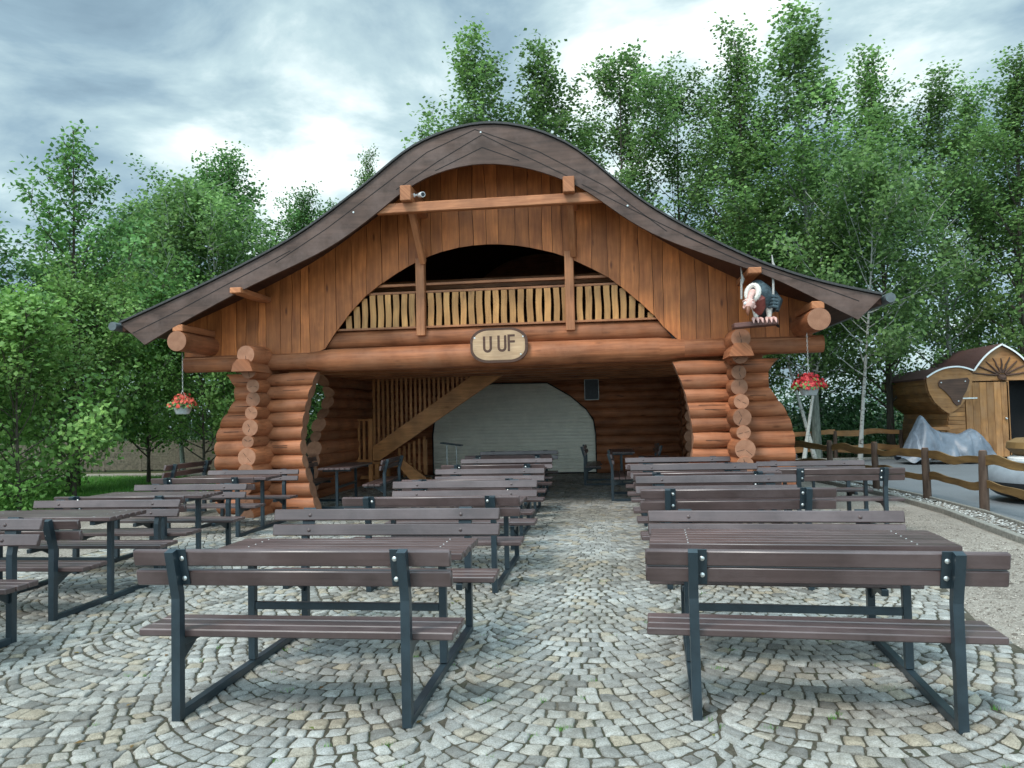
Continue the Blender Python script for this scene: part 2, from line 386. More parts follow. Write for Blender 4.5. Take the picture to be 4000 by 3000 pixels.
def tag(o, label=None, cat=None, group=None, kind=None):
    if label: o['label'] = label
    if cat: o['category'] = cat
    if group: o['group'] = group
    if kind: o['kind'] = kind
    return o
def thing(name, label, cat, loc=(0, 0, 0), rz=0, group=None):
    o = bpy.data.objects.new(name, None); o.empty_display_size = .2; COL.objects.link(o)
    o.location = loc; o.rotation_euler = (0, 0, rz)
    return tag(o, label, cat, group)
def copy_tree(o, parent=None):
    c = o.copy(); COL.objects.link(c)
    if parent: c.parent = parent
    for ch in list(o.children): copy_tree(ch, c)
    return c
def lerp(a, b, t): return a+(b-a)*t
def interp(x, pts): return float(np.interp(x, [p[0] for p in pts], [p[1] for p in pts]))
def smooth_curve(pts, n):
    """resample a polyline (x increasing) with a light smoothing"""
    xs = np.array([p[0] for p in pts]); zs = np.array([p[1] for p in pts])
    d = np.concatenate(([0], np.cumsum(np.hypot(np.diff(xs), np.diff(zs))))); t = np.linspace(0, d[-1], n)
    X = np.interp(t, d, xs); Z = np.interp(t, d, zs)
    for _ in range(3):
        X[1:-1] = (X[:-2]+2*X[1:-1]+X[2:])/4; Z[1:-1] = (Z[:-2]+2*Z[1:-1]+Z[2:])/4
    return list(zip(X.tolist(), Z.tolist()))
# ------------------------------------------------------------------ camera
YAW = R(7.3); ROLL = .022; PITCH = math.atan((1625-1500)/3000); EYE = 1.57
cam_d = Vector((-math.sin(YAW)*math.cos(PITCH), math.cos(YAW)*math.cos(PITCH), math.sin(PITCH)))
r0 = Vector((math.cos(YAW), math.sin(YAW), 0)); u0 = r0.cross(cam_d)
cam_r = r0*math.cos(ROLL)-u0*math.sin(ROLL); cam_u = u0*math.cos(ROLL)+r0*math.sin(ROLL)
cd = bpy.data.cameras.new('camera'); cam = bpy.data.objects.new('camera', cd); COL.objects.link(cam)
cd.sensor_width = 36; cd.lens = 27; cd.clip_end = 2000; cd.clip_start = .05
mw = Matrix((cam_r, cam_u, -cam_d)).transposed().to_4x4(); mw.translation = (0, 0, EYE); cam.matrix_world = mw
scene.camera = cam

# ------------------------------------------------------------------ sky and light
SUN_EL, SUN_AZ = R(52), R(212)       # azimuth clockwise from +Y: behind the camera, to its left
w = bpy.data.worlds.new('World'); scene.world = w; w.use_nodes = True
nt = w.node_tree; nt.nodes.clear(); L = nt.links.new
wo = nt.nodes.new('ShaderNodeOutputWorld'); bg = nt.nodes.new('ShaderNodeBackground'); L(bg.outputs[0], wo.inputs[0])
sky = node(nt, 'TexSky', sky_type='NISHITA', sun_disc=False); sky.sun_elevation = SUN_EL; sky.sun_rotation = SUN_AZ
tc = node(nt, 'TexCoord'); nrm = node(nt, 'VectorMath', operation='NORMALIZE'); L(tc.outputs['Generated'], nrm.inputs[0])
sep = node(nt, 'SeparateXYZ'); L(nrm.outputs[0], sep.inputs[0])
zc = node(nt, 'Math', operation='ADD'); zc.inputs[1].default_value = .22
mxz = node(nt, 'Math', operation='MAXIMUM'); mxz.inputs[1].default_value = 0.; L(sep.outputs[2], mxz.inputs[0]); L(mxz.outputs[0], zc.inputs[0])
dx = node(nt, 'Math', operation='DIVIDE'); dy = node(nt, 'Math', operation='DIVIDE')
L(sep.outputs[0], dx.inputs[0]); L(zc.outputs[0], dx.inputs[1]); L(sep.outputs[1], dy.inputs[0]); L(zc.outputs[0], dy.inputs[1])
cmb = node(nt, 'CombineXYZ'); L(dx.outputs[0], cmb.inputs[0]); L(dy.outputs[0], cmb.inputs[1])
cn = node(nt, 'TexNoise', i_Scale=2.1, i_Detail=8., i_Roughness=.55, i_Distortion=.35); L(cmb.outputs[0], cn.inputs['Vector'])
cn2 = node(nt, 'TexNoise', i_Scale=.45, i_Detail=2.); L(cmb.outputs[0], cn2.inputs['Vector'])
acc = node(nt, 'Math', operation='MULTIPLY_ADD'); acc.inputs[1].default_value = 2.7; acc.inputs[2].default_value = -1.0; L(cn.outputs[0], acc.inputs[0])
val = acc.outputs[0]
def px_dir(px, py):
    return (cam_d*3000+cam_r*(px-2000)+cam_u*(1500-py)).normalized()
# bright and dark banks of cloud, as directions in the real sky
for px, py, size, amp in [(20, 520, 7, .40), (950, 360, 6, .26), (1130, 720, 6, .40), (1500, 430, 6, .32), (2480, 420, 7, .34), (2150, 90, 6, .14), (3160, 120, 5, .42), (3560, 90, 4, .28), (3800, 420, 9, -.12), (560, 480, 8, -.18), (1500, 160, 9, -.20), (700, 120, 9, -.12), (1150, 520, 4, -.12), (3500, 330, 6, -.10)]:
    dn = node(nt, 'VectorMath', operation='DOT_PRODUCT'); L(nrm.outputs[0], dn.inputs[0]); dn.inputs[1].default_value = px_dir(px, py)
    mr = node(nt, 'MapRange', interpolation_type='SMOOTHSTEP'); mr.inputs[1].default_value = math.cos(R(size*1.7)); mr.inputs[2].default_value = math.cos(R(size*.15)); mr.inputs[3].default_value = 0; mr.inputs[4].default_value = amp
    L(dn.outputs['Value'], mr.inputs[0]); ad = node(nt, 'Math', operation='ADD'); L(val, ad.inputs[0]); L(mr.outputs[0], ad.inputs[1]); val = ad.outputs[0]
cr = ramp(nt, [(.02, (.125, .188, .235)), (.30, (.19, .275, .325)), (.60, (.33, .43, .45)), (.95, (.66, .73, .71))]); L(val, cr.inputs[0])
# overcast zenith boosted to light the ground; glow added behind camera for the facade
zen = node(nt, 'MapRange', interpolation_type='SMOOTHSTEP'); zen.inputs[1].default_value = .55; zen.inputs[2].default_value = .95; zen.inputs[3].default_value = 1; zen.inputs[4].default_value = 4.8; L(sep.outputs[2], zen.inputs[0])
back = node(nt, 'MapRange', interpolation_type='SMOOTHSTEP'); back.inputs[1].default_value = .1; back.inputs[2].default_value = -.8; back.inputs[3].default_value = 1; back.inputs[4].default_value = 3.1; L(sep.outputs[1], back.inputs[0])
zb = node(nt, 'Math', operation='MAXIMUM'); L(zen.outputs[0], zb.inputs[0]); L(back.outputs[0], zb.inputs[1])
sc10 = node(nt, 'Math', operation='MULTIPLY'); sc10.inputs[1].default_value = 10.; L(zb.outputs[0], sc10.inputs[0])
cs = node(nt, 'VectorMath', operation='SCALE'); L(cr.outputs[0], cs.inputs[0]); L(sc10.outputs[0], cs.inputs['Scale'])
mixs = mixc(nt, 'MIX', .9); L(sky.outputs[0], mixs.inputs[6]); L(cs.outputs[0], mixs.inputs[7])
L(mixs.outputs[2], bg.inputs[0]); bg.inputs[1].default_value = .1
sl = bpy.data.lights.new('sun', 'SUN'); sl.energy = 1.5; sl.angle = R(16); sl.color = (1, .95, .88)
so = bpy.data.objects.new('sun', sl); COL.objects.link(so)
sd = Vector((math.sin(SUN_AZ)*math.cos(SUN_EL), math.cos(SUN_AZ)*math.cos(SUN_EL), math.sin(SUN_EL)))
so.rotation_euler = sd.to_track_quat('Z', 'Y').to_euler()
scene.view_settings.view_transform = 'Standard'; scene.view_settings.look = 'None'
scene.view_settings.exposure = .93; scene.view_settings.gamma = 1.
scene.render.engine = 'CYCLES'; scene.cycles.max_bounces = 10; scene.cycles.diffuse_bounces = 6
scene.cycles.use_denoising = True

# ------------------------------------------------------------------ ground
def sheet(name, poly, z, mat, thick=.05):
    b = MB(); b.prism(poly, z-thick, z, 'xy', 0); return b.build(name, mat, kind='structure')
sheet('ground', [(-160, -60), (160, -60), (160, 260), (-160, 260)], -.045, 'dirt', .3)
sheet('gravel_yard', [(-60, -20), (5.35, -20), (5.35, 6), (5.4, 9.7), (5.55, 12), (5.25, 15.2), (4.75, 18.5), (3.7, 22.6), (3.3, 24), (-9, 24), (-9, 9.5), (-60, 2)], -.026, 'gravel', .015)
sheet('asphalt_road', [(5.3, -20), (30, -20), (30, 24.0), (4.9, 26.0), (3.6, 22.8), (4.72, 18.6), (5.22, 15.3), (5.52, 12), (5.36, 9.7), (5.3, 6)], -.016, 'asphalt', .02)
sheet('lawn', [(-40, 10.2), (-10.2, 11.4), (-9.3, 14), (-9.4, 21.3), (-40, 22.3)], -.012, 'lawn', .03)
sheet('gravel_verge', [(-40, 22.3), (-9.4, 21.3), (-9.1, 23.0), (-40, 23.4)], -.008, 'gravel', .03)

# kerb along the gravel, and the white pebble strip behind it
KERB = [(4.55, -3), (4.58, 5), (4.68, 9.66), (4.9, 12.2), (4.86, 14.6), (4.55, 17.2), (3.9, 20), (3.2, 22.3)]
def strip(name, pts, off, wdt, z0, z1, mat, step=1.0):
    b = MB(); P = [Vector((x, y, 0)) for x, y in pts]
    Q = []
    for i, p in enumerate(P):
        t = (P[min(i+1, len(P)-1)]-P[max(i-1, 0)]).normalized(); nrm_ = Vector((t.y, -t.x, 0)); Q.append((p+nrm_*off, nrm_))
    for i in range(len(Q)-1):
        k = max(1, int((Q[i+1][0]-Q[i][0]).length/step))
        for a in range(k):
            A, B = Q[i][0].lerp(Q[i+1][0], a/k), Q[i][0].lerp(Q[i+1][0], (a+1)/k)
            b.beam((A.x, A.y, (z0+z1)/2), (B.x-(B-A).normalized().x*.006, B.y-(B-A).normalized().y*.006, (z0+z1)/2), wdt, z1-z0, 0, .008)
    return b.build(name, mat, kind='structure')
strip('kerb', KERB, 0, .09, -.1, .055, 'kerb')
strip('kerb_edging', KERB, .52, .05, -.1, .035, 'kerb')
def pebbles():
    V = []; S = []; Lp = []; rn = []
    ico = [(0, 0, 1), (.89, 0, .45), (.28, .85, .45), (-.72, .53, .45), (-.72, -.53, .45), (.28, -.85, .45), (.0, 0, -.3)]
    F = [(0, 1, 2), (0, 2, 3), (0, 3, 4), (0, 4, 5), (0, 5, 1), (6, 2, 1), (6, 3, 2), (6, 4, 3), (6, 5, 4), (6, 1, 5)]
    pts = [Vector((x, y, 0)) for x, y in KERB]
    for i in range(len(pts)-1):
        a, b_ = pts[i], pts[i+1]; t = (b_-a).normalized(); nn = Vector((t.y, -t.x, 0))
        for _ in range(int((b_-a).length*(110 if i > 0 else 40))):
            p = a.lerp(b_, random.random())+nn*random.uniform(.07, .48); s_ = random.uniform(.014, .034); o = len(V)
            rz = random.random()*6.28; c, s2 = math.cos(rz), math.sin(rz)
            for x, y, z in ico: V.append((p.x+s_*(x*c-y*s2)*1.3, p.y+s_*(x*s2+y*c), -.02+s_*(z*.7+.3)))
            for f in F: S.append(3); Lp.extend(o+k for k in f); rn.append(random.random())
    me = fast_mesh('pebbles', np.array(V), S, Lp, ['pebble'], rn)
    o = mesh_obj('pebbles', me); tag(o, 'strip of white pebbles between the kerb and the rustic rail fence', 'pebbles', kind='stuff')
pebbles()

def chips():
    V = []; S = []; Lp = []; rn = []; rs = np.random.default_rng(21)
    ico = [(0, 0, 1), (.95, .1, .3), (.3, .9, .35), (-.8, .55, .3), (-.75, -.6, .35), (.35, -.9, .3)]
    F = [(0, 1, 2), (0, 2, 3), (0, 3, 4), (0, 4, 5), (0, 5, 1)]
    for x0, x1, y0, y1, n in ((2.45, 4.55, 3.6, 13.5, 15000), (-9.5, -6.3, 5.5, 11, 5000)):
        for _ in range(n):
            x = rs.uniform(x0, x1); y = y0+(y1-y0)*rs.random()**1.5; s_ = rs.uniform(.005, .011)*(1 if rs.random() < .93 else 1.9); a = rs.random()*6.28; c, q = math.cos(a), math.sin(a); o = len(V)
            if x > 0 and x < 2.6+max(0, y-6)*.215-.02: continue
            for u_, v_, w_ in ico: V.append((x+s_*(u_*c-v_*q)*1.3, y+s_*(u_*q+v_*c), -.028+s_*w_*.9))
            for f in F: S.append(3); Lp.extend(o+k for k in f); rn.append(rs.random())
    o = mesh_obj('gravel_chips', fast_mesh('gravel_chips', np.array(V), S, Lp, ['chips'], rn)); tag(o, 'loose brownish gravel chips beside the cobbles', 'gravel', kind='stuff')
chips()
# ------------------------------------------------------------------ cobbles laid in segmental arcs
def paving_limit(y): return 2.55 if y < 6 else min(2.55+(y-6)*.215, 3.45)
def cobbles():
    W = 1.42; TH = R(54); Rr = (W/2)/math.sin(TH); step = .113; nst = 16
    V = []; S = []; Lp = []; rn = []; rs = np.random.default_rng(3)
    xc0 = -.23
    for col in range(-5, 4):
        xc = xc0+col*W; shift = 0.
        nrows = int(20.2/step)
        # row boundaries along y with wobble
        yb = .55+np.arange(nrows+1)*step+np.random.default_rng(9).normal(0, .006, nrows+1)
        # corner jitter grid is made on the fly from a hash so neighbours agree
        def pt(t, k):
            a = (t-.5)*2*TH
            wob = .007*math.sin(t*23+k*1.7+col)+.006*math.sin(t*51+k*2.9)
            return (xc+Rr*math.sin(a), yb[k]+Rr*(1-math.cos(a))+wob)
        for k in range(nrows):
            ymid = yb[k]
            if ymid > 20.6: break
            cuts = (np.arange(nst+1)+(.5 if k % 2 else 0.)+rs.normal(0, .10, nst+1))/nst
            if k % 2: cuts = np.concatenate(([0.], cuts[:-1]))
            e0 = .045*math.sin((col-1)*7.3+k*2.6+math.sin(k*1.9)*2)*(1 if k % 2 else -1); e1 = .045*math.sin(col*7.3+k*2.6+math.sin(k*1.9)*2)*(1 if k % 2 else -1)
            cuts = cuts[(cuts > e0+.035) & (cuts < 1+e1-.035)]; cuts = np.concatenate(([e0], cuts, [1+e1]))
            cuts = np.sort(cuts); uj = rs.normal(0, .006, len(cuts)); uj[0] = 0; uj[-1] = 0
            for j in range(len(cuts)-1):
                a, b_ = cuts[j], cuts[j+1]
                if b_-a < .03: continue
                la = a+uj[j]; lb = b_+uj[j+1]
                sh = lambda t_: t_ if t_ == cuts[0] or t_ == cuts[-1] else t_-step*.92*math.sin((t_-.5)*2*TH)/(Rr*2*TH)
                c0, c1, c2, c3 = pt(a, k), pt(b_, k), pt(sh(b_)+lb-b_, k+1), pt(sh(a)+la-a, k+1)
                cx = (c0[0]+c1[0]+c2[0]+c3[0])/4; cy = (c0[1]+c1[1]+c2[1]+c3[1])/4
                if cx < -6.4 or cx > paving_limit(cy)+rs.normal(0, .03) or cy > 20.65: continue
                d = math.hypot(cx, cy); near = d < 8.5
                near2 = d < 5.6
                r_ = rs.random(); zt = rs.normal(0, .0025); tx, ty = rs.normal(0, .03, 2)
                if near:
                    ring = []
                    cs_ = (c0, c1, c2, c3)
                    for q in range(4):
                        A, B = cs_[q], cs_[(q+1) % 4]
                        fr = (.08, .35, .68, .92) if near2 else (.12, .5, .88)
                        for f in fr:
                            ring.append((A[0]+(B[0]-A[0])*f, A[1]+(B[1]-A[1])*f, f in (.08, .12, .88, .92)))
                    n = len(ring); o = len(V)
                    rads = []
                    for (x, y, corner) in ring:
                        dx_, dy_ = x-cx, y-cy; L_ = math.hypot(dx_, dy_) or 1
                        ins = .0026+abs(rs.normal(0, .0034))+(.0028 if corner else 0)
                        rads.append((cx+dx_*(1-ins/L_), cy+dy_*(1-ins/L_)))
                    rings = [(0., -.035), (.0, -.009), (.005, -.0025), (.016, .0010)] if near2 else [(0., -.03), (.001, -.008), (.012, .001)]
                    for ins, z in rings:
                        for (x, y) in rads:
                            dx_, dy_ = x-cx, y-cy; L_ = math.hypot(dx_, dy_) or 1; f = 1-ins/L_
                            X, Y = cx+dx_*f, cy+dy_*f
                            V.append((X, Y, z+zt+(dx_*tx+dy_*ty if z > -.02 else 0)+(rs.normal(0, .0012) if z > -.02 else 0)))
                    m_ = len(rings)
                    for q in range(m_-1):
                        for i in range(n):
                            i2 = (i+1) % n; S.append(4); Lp.extend((o+q*n+i, o+q*n+i2, o+(q+1)*n+i2, o+(q+1)*n+i)); rn.append(r_)
                    V.append((cx, cy, .0035+zt)); ctr = len(V)-1
                    for i in range(n):
                        S.append(3); Lp.extend((o+(m_-1)*n+i, o+(m_-1)*n+(i+1) % n, ctr)); rn.append(r_)
                else:
                    o = len(V)
                    for z, ins in ((-.03, .006), (-.004, .006), (.0, .016)):
                        for (x, y) in (c0, c1, c2, c3):
                            dx_, dy_ = x-cx, y-cy; L_ = math.hypot(dx_, dy_) or 1; f = 1-(ins+.003)/L_
                            V.append((cx+dx_*f, cy+dy_*f, z+zt))
                    for q in range(2):
                        for i in range(4): S.append(4); Lp.extend((o+q*4+i, o+q*4+(i+1) % 4, o+q*4+4+(i+1) % 4, o+q*4+4+i)); rn.append(r_)
                    S.append(4); Lp.extend((o+8, o+9, o+10, o+11)); rn.append(r_)
    me = fast_mesh('cobblestone_paving', np.array(V), S, Lp, ['cobble'], rn)
    sm = np.ones(len(S), dtype=bool); me.polygons.foreach_set('use_smooth', sm); me.set_sharp_from_angle(angle=R(50))
    o = mesh_obj('cobblestone_paving', me); o['kind'] = 'structure'
    print('cobble faces', len(S))
cobbles()
sheet('paving_bed', [(-6.45, .3), (2.6, .3), (2.6, 6), (3.5, 10.3), (3.5, 12.4), (2.4, 14), (2.4, 20.7), (-6.45, 20.7)], -.009, 'earth', .03)

def joint_weeds():
    V = []; S = []; Lp = []; rn = []
    for _ in range(90):
        x, y = random.uniform(-3.2, 2.4), random.uniform(2.6, 7.5)
        for q in range(random.randint(8, 22)):
            a = random.random()*6.28; h_ = random.uniform(.008, .026); px, py = x+random.gauss(0, .016), y+random.gauss(0, .010); o = len(V)
            V += [(px-.0018, py, -.012), (px+.0018, py, -.012), (px+math.cos(a)*h_*.6, py+math.sin(a)*h_*.6, h_-.004)]
            S.append(3); Lp.extend((o, o+1, o+2)); rn.append(random.random())
    o = mesh_obj('joint_grass', fast_mesh('joint_grass', np.array(V), S, Lp, ['grass'], rn))
    tag(o, 'small tufts of grass sprouting in joints between the grey cobbles', 'grass', kind='stuff')
joint_weeds()

def litter():
    V = []; S = []; Lp = []; rn = []; rs = np.random.default_rng(5)
    for _ in range(70):
        x, y = rs.uniform(-4, 3), 2.4+7*rs.random()**1.6; a = rs.random()*6.28; L_ = rs.uniform(.012, .028); c, q = math.cos(a)*L_, math.sin(a)*L_; o = len(V); h_ = rs.uniform(.004, .012)
        V += [(x-c, y-q, .007), (x-q*.55, y+c*.55, .006+h_), (x+c, y+q, .008), (x+q*.55, y-c*.55, .006+h_*.6)]; S.append(4); Lp.extend((o, o+1, o+2, o+3)); rn.append(rs.random())
    o = mesh_obj('fallen_leaves', fast_mesh('fallen_leaves', np.array(V), S, Lp, ['litter'], rn)); tag(o, 'few small dry leaves lying on the cobbles', 'leaves', kind='stuff')
litter()
def grass(name, poly_pts, n, label, h=(.03, .085)):
    xs = [p[0] for p in poly_pts]; ys = [p[1] for p in poly_pts]
    x = RNG.uniform(min(xs), max(xs), n); y = RNG.uniform(min(ys), max(ys), n)
    inside = np.zeros(n, bool); j = len(poly_pts)-1
    for i in range(len(poly_pts)):
        xi, yi = poly_pts[i]; xj, yj = poly_pts[j]
        c = ((yi > y) != (yj > y)) & (x < (xj-xi)*(y-yi)/(yj-yi+1e-9)+xi); inside ^= c; j = i
    x, y = x[inside], y[inside]; k = len(x); a = RNG.uniform(0, 6.28, k); hh = RNG.uniform(*h, k); w_ = .006
    V = np.stack([np.stack([x-w_*np.sin(a), y+w_*np.cos(a), np.full(k, -.015)], 1), np.stack([x+w_*np.sin(a), y-w_*np.cos(a), np.full(k, -.015)], 1),
                  np.stack([x+np.cos(a)*hh*.5, y+np.sin(a)*hh*.5, hh-.012], 1)], 1).reshape(-1, 3)
    me = fast_mesh(name, V, np.full(k, 3), np.arange(3*k), ['grass'], RNG.random(k))
    return tag(mesh_obj(name, me), label, 'grass', kind='stuff')
grass('lawn_grass', [(-17, 12), (-9.9, 12), (-9.4, 14), (-9.5, 21.2), (-17, 21.9)], 60000, 'short mown green grass left of the log pavilion')
# ------------------------------------------------------------------ picnic sets
def post_path(x, sgn, y0, h=.90):
    """bent post: upright, then leaning outwards (sgn -1 near bench, +1 far bench)"""
    return [(x, y0, 0), (x, y0, .64), (x, y0+sgn*.010, .685), (x, y0+sgn*.066, h)]
def sq_tube(b, path, w, d, m=0):
    """rectangular section swept along a path lying in a yz plane: w along x, d across"""
    P = [Vector(p) for p in path]; o = len(b.v); k = len(P); r_ = random.random()
    for i in range(k):
        t = (P[min(i+1, k-1)]-P[max(i-1, 0)]).normalized(); nn = Vector((1, 0, 0)).cross(t).normalized()
        for sx, sn in ((-1, -1), (1, -1), (1, 1), (-1, 1)): b.v.append(tuple(P[i]+Vector((sx*w/2, 0, 0))+nn*(sn*d/2)))
    for i in range(k-1):
        for j in range(4):
            j2 = (j+1) % 4; b.face([o+i*4+j2, o+i*4+j, o+(i+1)*4+j, o+(i+1)*4+j2][::-1], m, [(0, 0), (1, 0), (1, 1), (0, 1)], False, r_)
    b.face([o+3, o+2, o+1, o], m, [(0, 0)]*4, False, r_); e = o+(k-1)*4; b.face([e, e+1, e+2, e+3], m, [(0, 0)]*4, False, r_)
def bench_parts(t, Wd, y0, sgn, gap=.034, inset=.24):
    """seat, backrest; table side is -sgn"""
    inw = -sgn; hx = Wd/2
    s_ = MB()
    for q in range(3):
        yc = y0+inw*(.075+q*.107); s_.box((random.uniform(-.004, .004), yc, .446), (hx, .048, .020), 0, 0, .006)
    s_.build('seat', ['bench'], t)
    br = MB()
    for q in range(2):
        zc = .855-q*(.085+gap); yo = y0+sgn*(.010+(zc-.685)/.215*.056)+inw*.045
        tilt = Matrix.Rotation(-sgn*R(12), 3, 'X')
        br.box((0, yo, zc), (hx, .019, .0425), 0, 0, .007, tilt)
        for sx in (-1, 1):
            xb = sx*(hx-inset)-sx*.046
            for side, rr in ((inw, .013), (-inw, .013)):
                yb = yo+side*(.021 if side == inw else .030); o_ = Vector((xb, yb, zc))
                br.lathe([(rr, -.003), (rr, .003), (rr*.6, .006), (.001, .007)] if side > 0 else [(.001, -.007), (rr*.6, -.006), (rr, -.003), (rr, .003)], tuple(o_), 10, 0 if side == inw else 1, 1)
    br.build('backrest', ['bench', 'bolt'], t)
def frame_parts(t, x, span, gap, inset_sign, tz=0.):
    b = MB()
    for y0, sgn in ((0, -1), (span, 1)):
        sq_tube(b, post_path(x, sgn, y0), .048, .050)
        inw = -sgn
        # seat bracket with gusset
        b.box((x, y0+inw*.19, .402), (.022, .17, .022), 0, 1, .003)
        tri = [(y0+inw*.03, .38), (y0+inw*.19, .38), (y0+inw*.03, .29)]
        b.prism(tri, x-.005, x+.005, 'yz')
        # flange that carries the backrest boards
        tilt = Matrix.Rotation(-sgn*R(15), 3, 'X')
        b.box((x-inset_sign*.046, y0+sgn*.043+inw*.021, .808), (.024, .004, .100), 0, 2, 0, tilt)
    b.box((x, span/2, .0236), (.0235, span/2-.026, .0235), 0, 1, .003)
    b.box((x, span/2, .391+tz/2), (.023, .023, .340+tz/2), 0, 2, .003)
    b.box((x, span/2, .712+tz), (.024, .25, .019), 0, 1, .003)
    b.build('frame', ['steel'], t)
def picnic_set(label, x0, x1, yn, yf, sz=1., rz=0, gap=.034, tw=.575, tz=0., tl=.06, group='picnic tables with attached benches in rows'):
    Wd = x1-x0; span = yf-yn
    t = thing('picnic_table', label, 'picnic table', ((x0+x1)/2, yn, 0), rz, group)
    t.scale = (1, 1, sz)
    bench_parts(t, Wd, 0, -1, gap); bench_parts(t, Wd, span, 1, gap)
    ins = .24
    for sx in (-1, 1): frame_parts(t, sx*(Wd/2-ins), span, gap, sx, tz)
    b = MB(); n = 6; tw = min(tw, span-.90); sw = tw/n
    for q in range(n):
        b.box((random.uniform(-.004, .004), span/2-tw/2+sw*(q+.5), .752+tz), (Wd/2-tl, sw/2-.003, .020), 0, 0, .005)
        for sx in (-1, 1):
            b.lathe([(.006, 0), (.0045, .0018)], (sx*(Wd/2-ins), span/2-tw/2+sw*(q+.5), .7715+tz), 8, 1)
    b.build('table_top', ['bench', 'bolt'], t)
    s_ = MB(); s_.box((0, span/2, .392), (Wd/2-ins-.024, .018, .023), 0, 0, .003); s_.build('stretcher', ['steel'], t)
    return t
SETS = [
 ('nearest brown picnic table on the left of the aisle, with two spaced back boards', -2.56, -.83, 3.88, 5.60, 1.0, 0, .024),
 ('second brown picnic table along the left side of the cobbled aisle', -2.47, -.83, 6.85, 8.47, .955, 0, .022),
 ('third brown picnic table from the front on the left side of the aisle', -2.52, -.95, 9.05, 10.8, .925, 0, .022),
 ('fourth brown picnic table on the left of the aisle, last one outside the beam', -2.62, -1.02, 11.65, 13.2, .93, 0, .022),
 ('picnic table under the roof straight in front of the white roller shutter', -2.72, -1.10, 14.1, 15.75, .945, 0, .022),
 ('nearest brown picnic table on the right of the aisle, its back boards almost touching', .155, 1.88, 4.05, 5.62, .962, R(-3.2), .006),
 ('second brown picnic table from the front on the right side of the aisle', .24, 1.93, 7.05, 8.50, .985, 0, .022),
 ('third brown picnic table from the front on the right side of the aisle', .23, 1.88, 8.98, 10.42, .985, 0, .022),
 ('last picnic table on the right of the aisle, close to the right log corner', .20, 1.84, 10.95, 12.45, .96, 0, .022),
 ('brown picnic table on the gravel between the right log corner and rail fence', 2.12, 3.66, 10.3, 11.85, .905, 0, .008),
 ('picnic table cut off by the left edge, only one bench end in view', -5.80, -4.13, 3.50, 5.14, 1., 0, .024),
 ('front picnic table of the left row, beside the light green shrubs', -5.86, -4.27, 5.74, 7.18, .905, 0, .012),
 ('second picnic table of the left row, beside the lawn edge', -5.93, -4.45, 7.58, 8.95, .905, 0, .02),
 ('picnic table of the left row standing against the left log corner', -6.36, -4.86, 10.0, 11.5, .905, 0, .02),
]
for lab, x0, x1, yn, yf, sz, rz, gap in SETS: picnic_set(lab, x0, x1, yn, yf, sz, rz, gap, tz=.068 if rz else (.08 if x1 < -4.2 else 0.), tl=.02 if rz else .06)
def side_set(label, xc, yc, length, span, sz, rz=PI/2):
    t = picnic_set(label, -length/2, length/2, 0, span, sz, 0, .02)
    t.rotation_euler = (0, 0, rz); c, s_ = math.cos(rz), math.sin(rz)
    t.location = (xc-(-s_)*span/2, yc-c*span/2, 0)
    return t
side_set('shaded picnic table turned sideways by the right end of the roller shutter', .20, 17.75, 1.70, 1.62, .95)
side_set('shaded picnic table turned sideways just behind the right log corner', .80, 14.60, 1.70, 1.62, .95)
side_set('shaded picnic table turned sideways in front of the wooden staircase', -4.88, 13.75, 1.75, 1.7, .95, PI/2+R(4))
def lone_bench(label, x, y, rz, Wd=1.5):
    t = thing('bench', label, 'bench', (x, y, 0), rz)
    bench_parts(t, Wd, 0, -1)
    for sx in (-1, 1):
        b = MB(); xx = sx*(Wd/2-.24); sq_tube(b, post_path(xx, -1, 0), .055, .06)
        b.box((xx, .19, .402), (.022, .17, .022), 0, 1, .003); b.box((xx, .22, .025), (.027, .19, .025), 0, 1, .003)
        b.box((xx, .36, .215), (.022, .022, .166), 0, 2, .003); b.build('frame', ['steel'], t)
    return t
lone_bench('dark bench seen end-on left of the left log corner, on the gravel', -7.18, 12.35, PI/2+R(2), 1.55)
lone_bench('dark bench end sticking out behind the right log corner', 3.25, 15.1, -PI/2, 1.5)
# ------------------------------------------------------------------ the log pavilion
XC = -1.99; WY = 12.7; FY = 11.6; RY = 20.8
ORG = (XC, WY, 0)
pav = thing('log_pavilion', 'large open fronted log pavilion with sweeping curved roof and timber gable balcony', 'pavilion', ORG)
def bl(b, name, mats, parent=pav, **k): return b.build(name, mats, parent, origin=ORG if parent is pav else None, **k)
TOP = [(-7.92, 3.22), (-7.53, 3.37), (-6.94, 3.6), (-6.43, 3.8), (-5.99, 3.99), (-5.51, 4.2), (-5.05, 4.42), (-4.73, 4.6), (-4.43, 4.79), (-4.12, 5.01), (-3.81, 5.21), (-3.57, 5.39), (-3.38, 5.54), (-3.2, 5.69), (-2.96, 5.84), (-2.66, 5.96), (-2.31, 6.06), (-2.01, 6.115), (-1.75, 6.12), (-1.37, 6.06), (-1.05, 5.96), (-0.66, 5.78), (-0.43, 5.64), (-0.21, 5.44), (0.01, 5.23), (0.27, 4.98), (0.57, 4.73), (0.97, 4.45), (1.51, 4.13), (2.03, 3.84), (2.34, 3.69), (2.81, 3.50), (3.32, 3.34), (3.92, 3.19)]
